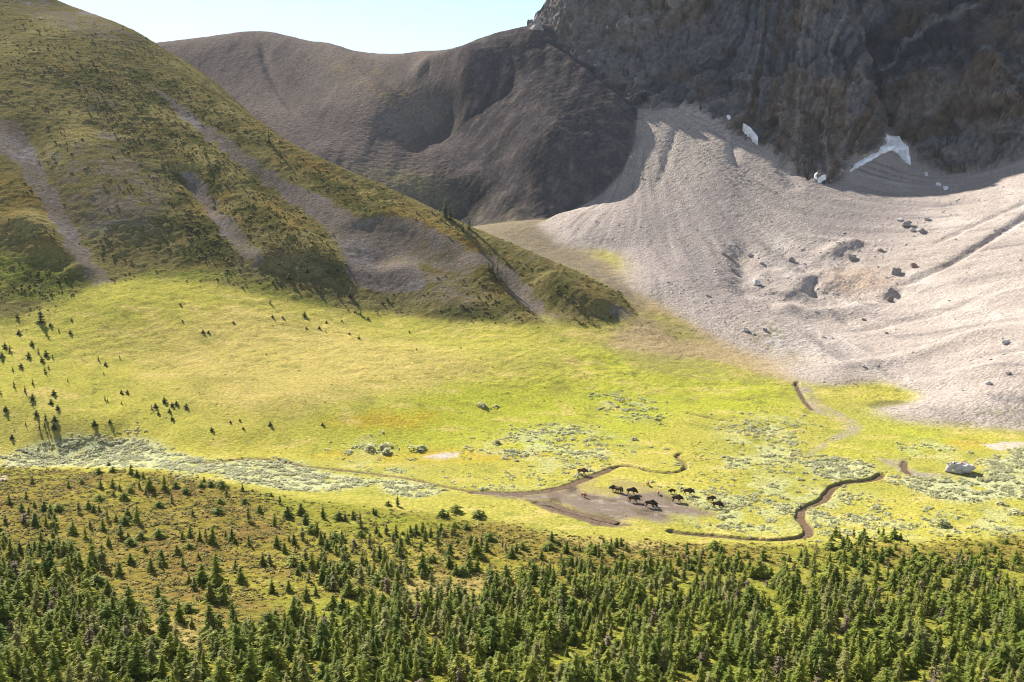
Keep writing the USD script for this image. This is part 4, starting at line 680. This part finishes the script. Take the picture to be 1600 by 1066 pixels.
# the great erratic in the meadow: pale lit side, dark lee side, rust lichen along its top
g_ = one(1500, 738); vv, ff = stone(355, 2, .62, .5); vv = vv / np.abs(vv[:, 0]).max() * 3.9; vv[:, 1] *= .75; vv[:, 2] *= .9
er = trimesh.Trimesh(vv, ff, process=False).subdivide(); vv, ff = np.array(er.vertices), np.array(er.faces); dd = vv / np.linalg.norm(vv, axis=1, keepdims=True)
vv = vv + dd * (.9 * ledge(vv @ [.5, .3, .9] + .6 * fbm(vv, 3, 5), 1.1) * .25 + .5 * fbm(vv * .9, 4, 6))[:, None]
UsdGeom.Xform.Define(stage, '/World/erratic_boulder').AddTranslateOp().Set(Gf.Vec3d(*map(float, g_ + [0, 0, .9])))
put_mesh('/World/erratic_boulder/rock', vv, ff, M['rock_pale'])
lc = vv[ff].mean(1); ln = np.cross(vv[ff[:, 1]] - vv[ff[:, 0]], vv[ff[:, 2]] - vv[ff[:, 0]]); ln /= np.linalg.norm(ln, axis=1, keepdims=True)
sel = (lc[:, 2] > 1.0) & (ln[:, 2] > .3) & (fbm(lc * 1.1, 3, 8) > .14)
if sel.sum(): put_mesh('/World/erratic_boulder/lichen', vv + dd * .02, ff[sel], plain('lichen_look', (.22, .10, .05), .9, .4, 4.0))
tag(stage.GetPrimAtPath('/World/erratic_boulder'), 'great pale boulder with rust lichen standing alone in the willow scrub', 'boulder')

# ------------------------------------------------------------------ old snow at the foot of the cliff
from shapely.geometry import Polygon, Point
from shapely import contains_xy
def snow(pts, label, lift=.2):
    p = densify(zm(1000, 0, 2.6667, pts), 5); poly = Polygon(p)
    u0, v0, u1, v1 = poly.bounds; st_ = max(.9, (u1 - u0) / 70)
    U, Vv = np.meshgrid(np.arange(u0 - st_, u1 + 2 * st_, st_), np.arange(v0 - st_, v1 + 2 * st_, st_))
    rag_ = fbm2(U, Vv, 5, 3, 99) * 4
    ins = contains_xy(poly.buffer(.4), U + rag_, Vv + rag_)
    Gd = ground(U.ravel(), Vv.ravel()).reshape(*U.shape, 3)
    top = Gd.copy(); edge = distance_transform_edt(np.pad(ins, 1))[1:-1, 1:-1]
    top[..., 1] -= .5; top[..., 2] += lift + .5 * np.clip(edge / 4, 0, 1) + .25 * fbm2(Gd[..., 0], Gd[..., 1], 3, 2, 100)
    bot = Gd.copy(); bot[..., 2] -= 1.5
    ii = np.arange(U.size).reshape(U.shape); q = ins[:-1, :-1] & ins[1:, :-1] & ins[1:, 1:] & ins[:-1, 1:]
    f = np.stack([ii[:-1, :-1], ii[1:, :-1], ii[1:, 1:], ii[:-1, 1:]], -1)[q]; N_ = U.size
    faces = [f, f[:, ::-1] + N_]
    e = np.concatenate([f[:, [0, 1]], f[:, [1, 2]], f[:, [2, 3]], f[:, [3, 0]]]); es = {tuple(a) for a in e}
    b = np.array([a for a in es if (a[1], a[0]) not in es]); faces.append(np.stack([b[:, 0], b[:, 0] + N_, b[:, 1] + N_, b[:, 1]], 1))
    allf = np.concatenate(faces); u_, inv = np.unique(allf, return_inverse=True); vv_ = np.concatenate([top.reshape(-1, 3), bot.reshape(-1, 3)])
    m = put_mesh(numbered('/World', 'snow_patch'), vv_[u_], inv.reshape(-1, 4), M['snow']); tag(m.GetPrim(), label, 'snow patch')
snow([(870, 714), (905, 675), (950, 650), (990, 636), (995, 620), (1010, 605), (1030, 604), (1008, 552), (1050, 570), (1080, 567), (1090, 590), (1118, 612), (1130, 694), (1100, 672), (1075, 642), (1045, 624), (1000, 648), (930, 690)], 'largest snow patch, shaped like a bent wing below the dark gully')
snow([(425, 530), (455, 545), (478, 572), (492, 592), (488, 606), (458, 580)], 'slanting snow sliver on the left below the cliff foot', 2.4)
snow([(722, 738), (744, 715), (752, 730), (776, 735), (745, 758), (725, 750)], 'small star shaped snow patch under the tip of the rock buttress', 1.0)
snow([(358, 488), (372, 488), (382, 502), (372, 510)], 'tiny snow fleck, farthest left under the cliff', 1.0)
snow([(1229, 763), (1250, 763), (1254, 777), (1235, 775)], 'small snow fleck, upper left of a pair on the right scree')
snow([(1258, 778), (1282, 778), (1284, 792), (1264, 792)], 'small snow fleck, lower right of a pair on the right scree')
snow([(1184, 720), (1197, 720), (1198, 734), (1188, 734)], 'faint snow fleck between the wing shaped patch and the pair')

# ------------------------------------------------------------------ rock tooth on the skyline
g_ = ground([838], [44])[0]; a_ = np.linspace(0, 2 * np.pi, 11)[:-1]
prof = [(0, 5.2), (.25, 3.5), (.5, 2.3), (.72, 1.3), (.9, .7), (1, .2)]; V = []
for k, (hh, rr) in enumerate(prof):
    jit = fbm(np.stack([np.cos(a_) * 2, np.sin(a_) * 2, np.full(10, hh * 4)], 1), 3, 12) * 1.6
    V.append(np.stack([np.cos(a_) * rr * (1 + jit) + .6 * hh, np.sin(a_) * rr * (1 + jit), np.full(10, hh * 13.5) - 2], 1))
Fq = [(k * 10 + j, k * 10 + (j + 1) % 10, (k + 1) * 10 + (j + 1) % 10, (k + 1) * 10 + j) for k in range(5) for j in range(10)]
V = np.concatenate(V); m = put_mesh('/World/rock_pinnacle', V, np.array(Fq), M['rock_dark']); m.AddTranslateOp().Set(Gf.Vec3d(*map(float, g_)))
tag(m.GetPrim(), 'pointed rock tooth on the skyline left of the great cliff', 'rock pinnacle')

# ------------------------------------------------------------------ spruces and shrubs of the hillside and meadow that stand apart
FARK = [proto('far_spruce_%d' % (k + 1), [('trunk', t, M['bark']), ('crown', c, M['needle_far'])]) for k, (c, t) in enumerate([conifer(41, 5.0, .8, 16, .8), conifer(42, 5.2, .65, 16, .9), conifer(43, 3.6, 1.3, 12, .6)])]
FARH = [5.0, 5.2, 3.6]
def stand(u, v, hpx, k, label, cat='spruce', name='spruce', group=None, fat=1.0, grown=1.12):
    g_ = one(u, v); h_ = hpx * np.linalg.norm(g_ - [0, 0, CAM_H]) / F_PX * grown; s = h_ / FARH[k]
    individual(name, FARK[k], g_ - [0, 0, .1], (u * 7.3) % 6.28, (s * fat, s * fat, s), label, cat, group)
for u, v, h_, k, fat, lb in ((696, 339, 27, 0, 1.2, 'taller left one of two dark spruces close together on the hillside crest'), (704, 343, 23, 0, 1.2, 'shorter right one of two dark spruces close together on the hillside crest'), (733, 358, 27, 1, 1, 'slim grey green spruce just right of the dark pair on the crest'), (723, 362, 18, 1, 1, 'small faint spruce between the dark pair and the slim one on the crest'), (764, 424, 22, 1, 1, 'left spruce of the tight clump beside the grey chute'), (770, 427, 26, 1, 1.1, 'middle spruce of the tight clump beside the grey chute'), (777, 430, 24, 1, 1, 'right spruce of the tight clump beside the grey chute'), (420, 223, 20, 0, 1.1, 'lone dark spruce high up on the hillside crest'), (64, 504, 26, 0, 1.2, 'tallest dark spruce at the foot of the hillside by the left edge')):
    stand(u, v, h_, k, lb, fat=fat)
SH = [(257,630,12),(237,639,10),(243,637,10),(269,635,9),(276,634,9),(291,638.7,10),(265,645,8),(247.5,648.7,7),(269,656,8),(164,625,10),(168,627.5,8),(190,615,8),(199,616,8),(190,632,8),(147.5,665,14),(172,661,8),(331,675,9),(360,662,6),(375,658,6),(380,672,6),(84,617,11),(106,596,8),(187,560,8),(154,563,10),(165,571,8),(162,585,7),(40,665,8),(19,687,9),(422,475,16),(282,478,6),(317,521,8),(326,521,6),(365,506,6),(426,497,7),(442,498,6),(476,495,12),(472,500,6),(479,515,6),(499,514,7),(509,520,7),(546,523,6),(561,530,7),(534,503,5),(510,505,6),(527,463,12),(547,465,12),(559,476,8),(416,555,4),(285,503,5),(422,665,9),(504,665,7),(452,437,14),(461,430,10),(480,427,10),(22,605,18),(39,612,16),(51,626,14),(51,600,13),(9,644,12),(62,670,14),(85,672,18),(71,655,20),(80,632,10),(86,660,14),(57,650,14),(27,497,8),(79,510,8),(92,517,8),(30,523,10),(110,522,8),(112,502,5),(45,560,12),(60,552,14),(72,556,12),(82,560,10),(3,560,14),(8,545,12),(33,575,10),(50,540,10),(66,566,10),(20,580,10),(90,640,10),(70,668,12),(597,475,6),(620,490,6),(651,547,4),(664,560,4),(770,575,3),(702,565,3),(720,545,4),(640,520,5),(575,500,7),(590,490,7),(560,490,7),(605,470,8)]
_seen = {}
for u, v, h_ in sorted(SH):
    if u < 130: what, gr = 'clump at the left meadow edge', 'spruces at the left edge of the meadow'
    elif v > 600 and u < 300: what, gr = 'group above the left willow scrub', 'squat spruces on the lower left meadow'
    elif v > 600: what, gr = 'few on the golden meadow', 'tiny shrubs on the open meadow'
    elif u > 400: what, gr = 'string below the hillside gullies', 'small spruces below the hillside gullies'
    else: what, gr = 'few below the left chute', 'shrubs below the left chute'
    _seen[gr] = _seen.get(gr, 0) + 1; h_ = h_ if h_ < 11 else 11 + (h_ - 11) * .35
    stand(u, v, h_, 2 if (int(u) + int(v)) % 3 else 0, f'small dark spruce, {nth(_seen[gr])} from left of the {what}', 'spruce', 'small_spruce', gr, fat=1.15, grown=.85)
WK = [proto('willow_kind_%d' % (k + 1), [('foliage', bush(400 + k, 150, 1.0, .55, .12), M['willow'])]) for k in range(2)]
for k, (u, v, w, lb) in enumerate(((755, 635, 24, 'larger grey willow bush of a pair alone in the bright green meadow'), (777, 636, 14, 'smaller grey willow bush right of the larger one in the bright meadow'), (575, 702, 28, 'left willow bush by the stream bend left of centre'), (600, 697, 24, 'willow bush behind its left neighbour near the stream bend left of centre'), (606, 709, 26, 'grey willow bush in front near the stream bend left of centre'), (652, 706, 30, 'wide willow bush beside the pale sand left of centre'), (775, 692, 20, 'willow bush to the right of the pale sand'), (806, 705, 18, 'dark edged willow bush left of the willow patch in the centre'), (1026, 657, 14, 'willow bush at the right end of the upper willow row'), (987, 688, 16, 'dark willow bush right of the central willow patch'), (1473, 822, 36, 'broad willow bush beside the brown bare soil at lower right'), (1592, 802, 22, 'willow bush at the right edge below the boulder'), (1562, 790, 20, 'flat willow bush at the right below the willow scrub'), (1170, 668, 18, 'willow bush on the right meadow above the dark stream cut'))):
    g_ = one(u, v); s = w * np.linalg.norm(g_ - [0, 0, CAM_H]) / F_PX / 1.3
    individual('willow_bush', WK[k % 2], g_ - [0, 0, .1], k * 1.3, (s, s * .9, s * .8), lb, 'bush')

# ------------------------------------------------------------------ bison
from manifold3d import Manifold
def ball(c, r): return Manifold.sphere(r, 20).translate([float(a) for a in c])
def chain(js): 
    out = []
    for (a, ra), (b, rb) in zip(js[:-1], js[1:]): out.append(Manifold.batch_hull([ball(a, ra), ball(b, rb)]))
    return out
def fuse(parts, edge, smooth=8, rough=0.0, seed=0):
    m = Manifold.batch_boolean(parts, __import__('manifold3d').OpType.Add).refine_to_length(edge).to_mesh()
    t = trimesh.Trimesh(m.vert_properties[:, :3], m.tri_verts); trimesh.smoothing.filter_taubin(t, iterations=smooth)
    v = np.array(t.vertices)
    if rough: v = v + t.vertex_normals * (rough * 2 * fbm(v * 7, 3, seed))[:, None]
    return v, np.array(t.faces)
def bison(seed, head=0.0, stride=.12, turn=0.0, calf=False):
    hd = np.array([0, 0, head])
    k = .72 if calf else 1.0                                     # a calf has hardly any hump
    def sw(p): 
        c, s = math.cos(turn), math.sin(turn); q_ = np.array(p) - [.6, 0, 0]; return np.array([.6 + c * q_[0] - s * q_[1], s * q_[0] + c * q_[1], q_[2]])
    nk, hdp, mz = sw([.98, 0, 1.06]) + hd * .4, sw([1.24, 0, .92]) + hd * .9, sw([1.50, 0, .66]) + hd
    body = chain([((-.98, 0, 1.12), .33), ((-.5, 0, 1.14), .40), ((.05, 0, 1.14), .47), ((.42, 0, 1.10), .50), ((.66, 0, 1.06), .42), (nk, .33), (hdp, .235), (mz, .125)])
    body += [Manifold.batch_hull([ball((-.35, 0, 1.22), .32), ball((.38, 0, 1.28 + .16 * k), .32 * k + .04), ball((.7, 0, 1.2 + .08 * k), .26)])]
    for s, ph in ((1, stride), (-1, -stride)):
        body += chain([((-.88, s * .17, 1.0), .25), ((-.72 + ph * .4, s * .2, .70), .155), ((-.99 + ph, s * .19, .43), .082), ((-.95 + ph * 1.3, s * .19, .20), .062), ((-.90 + ph * 1.4, s * .19, .06), .07)])
        body += chain([((.48, s * .2, .92), .25), ((.44 - ph * .4, s * .21, .66), .15), ((.48 - ph, s * .2, .38), .082), ((.47 - ph * 1.2, s * .2, .18), .062), ((.51 - ph * 1.3, s * .2, .06), .072)])
    b = fuse(body, .075, 10, .012, seed)
    mane = fuse([Manifold.batch_hull([ball((.40, 0, 1.30 + .12 * k), .34 * k + .05), ball((.72, 0, 1.12), .44), ball((.6, 0, .86), .36)]), Manifold.batch_hull([ball((.72, 0, 1.1), .44), ball(nk, .37), ball(hdp + [-.06, 0, .04], .27)])], .08, 5, .05, seed + 1)
    beard = fuse([Manifold.batch_hull([ball(hdp + [.02, 0, -.16], .14), ball(hdp + [.06, 0, -.42], .04), ball(mz + [-.16, 0, -.06], .08)])], .06, 4, .04, seed + 2)
    tail = fuse(chain([((-1.27, 0, 1.22), .045), ((-1.36, .02, .95), .03), ((-1.36, .03, .68), .06), ((-1.35, .03, .56), .02)]), .06, 4)
    horns = [fuse(chain([(hdp + [-.02, s * .2, .14], .055), (hdp + [0, s * .33, .20], .042), (hdp + [.02, s * .37, .32], .026), (hdp + [.03, s * .33, .40], .010)]), .05, 3) for s in (1, -1)]
    eyes = [(lambda m_: (np.array(m_.vertices), np.array(m_.faces)))(trimesh.creation.icosphere(1, .03).apply_translation(hdp + [.12, s * .2, .02])) for s in (1, -1)]
    hoof = []
    for s, ph in ((1, stride), (-1, -stride)):
        for c in ((-.885 + ph * 1.4, s * .19), (.525 - ph * 1.3, s * .2)):
            m_ = trimesh.creation.cone(.088, .16, sections=8); m_.apply_translation([c[0], c[1], -.01]); hoof.append((np.array(m_.vertices), np.array(m_.faces)))
    return b, mane, beard, tail, horns, eyes, hoof
fur = {'dark': plain('bison_fur_dark_look', (.055, .035, .022), .85, .35, 4.0), 'brown': plain('bison_fur_brown_look', (.10, .058, .03), .85, .35, 4.0), 'tan': plain('bison_calf_look', (.24, .125, .06), .85, .3, 4.0), 'mane': plain('bison_mane_look', (.028, .019, .013), .9, .3, 6.0), 'horn': plain('bison_horn_look', (.05, .045, .04), .4, .2, 5.0), 'eye': plain('bison_eye_look', (.01, .008, .007), .2, .1)}
_pose = {'walk': bison(1, 0.0, .16), 'stand': bison(2, .12, .04), 'graze': bison(3, -.30, .10), 'turned': bison(4, .05, .08, -.55), 'calf': bison(5, .10, .07, 0, True)}
HERD = [(910, 741.4, 1.0, -4, 'walk', 'brown', 'lone brown bison on the grass left of the stream bend, apart from the herd'), (912.5, 777.5, .72, -52, 'calf', 'tan', 'pale tan bison calf alone at the left end of the gravel bar'), (960.5, 768.5, .92, 168, 'stand', 'dark', 'dark bison standing left of and half behind a brown one on the gravel bar'), (967.5, 770.5, .95, -38, 'turned', 'brown', 'lighter brown bison in front of a dark one at the left of the herd'),
        (987, 772.5, 1.0, 2, 'graze', 'dark', 'dark bison with its head low, upper of two one behind the other'), (990, 785, 1.02, -3, 'walk', 'dark', 'dark bison walking right on the gravel, lower of two one behind the other'), (1011.8, 759.5, .68, 97, 'calf', 'tan', 'reddish calf seen from behind at the top of the gravel bar'), (1028.3, 773.3, .58, 80, 'calf', 'tan', 'small reddish calf right of the gravel, seen from behind'),
        (1016.5, 793, 1.06, -8, 'graze', 'dark', 'biggest dark bison at the front of the herd on the gravel'), (1021.5, 790.5, .66, -20, 'calf', 'brown', 'calf standing close behind the biggest bison at the front'), (1050.4, 772.2, .70, 185, 'stand', 'dark', 'small dark bison on the grass behind the one with a long shadow'), (1057.8, 785, 1.02, 3, 'walk', 'dark', 'dark bison at the right tip of the gravel with a long shadow'),
        (1075.4, 774.4, 1.0, -6, 'walk', 'dark', 'dark bison on the green grass to the right of the gravel bar'), (1111, 784.5, .82, 4, 'stand', 'dark', 'smaller dark bison, upper one of the pair at the right end of the herd'), (1121, 795, 1.0, -10, 'graze', 'dark', 'dark grazing bison, lower one of the pair at the right end of the herd')]
for k, (u, v, s, hdg, pose, coat, lb) in enumerate(HERD):
    b, mane, beard, tail, horns, eyes, hoof = _pose[pose]; g_ = one(u, v)
    path = numbered('/World', 'bison_calf' if pose == 'calf' else 'bison'); xf = UsdGeom.Xform.Define(stage, path)
    xf.AddTranslateOp().Set(Gf.Vec3d(*map(float, g_ + [0, 0, .02]))); xf.AddRotateZOp().Set(float(hdg)); xf.AddScaleOp().Set(Gf.Vec3f(s))
    put_mesh(path + '/body', *b, fur[coat]); put_mesh(path + '/tail', *tail, fur[coat])
    if pose != 'calf':
        put_mesh(path + '/mane', *mane, fur['mane' if coat == 'dark' else 'brown']); put_mesh(path + '/beard', *beard, fur['mane'])
        for h in horns: put_mesh(numbered(path, 'horn'), *h, fur['horn'])
    for e in eyes: put_mesh(numbered(path, 'eye'), *e, fur['eye'])
    for h in hoof: put_mesh(numbered(path, 'hoof'), *h, fur['horn'])
    tag(xf.GetPrim(), lb, 'bison', 'bison herd by the stream')
# ------------------------------------------------------------------ the air
haze = usdkit.material(stage, '/World/Looks/haze_look', {'v': ('principled_volume', {'color': (.72, .84, 1.0), 'density': .00002, 'anisotropy': .2})}, [], volume='v.volume')
hb = trimesh.creation.box((1200, 1130, 420)); hb.apply_translation([20, 540, 145]); put_mesh('/World/haze', hb.vertices, hb.faces, haze)
tag(stage.GetPrimAtPath('/World/haze'), kind='stuff', label='thin blue mountain air filling the whole valley')
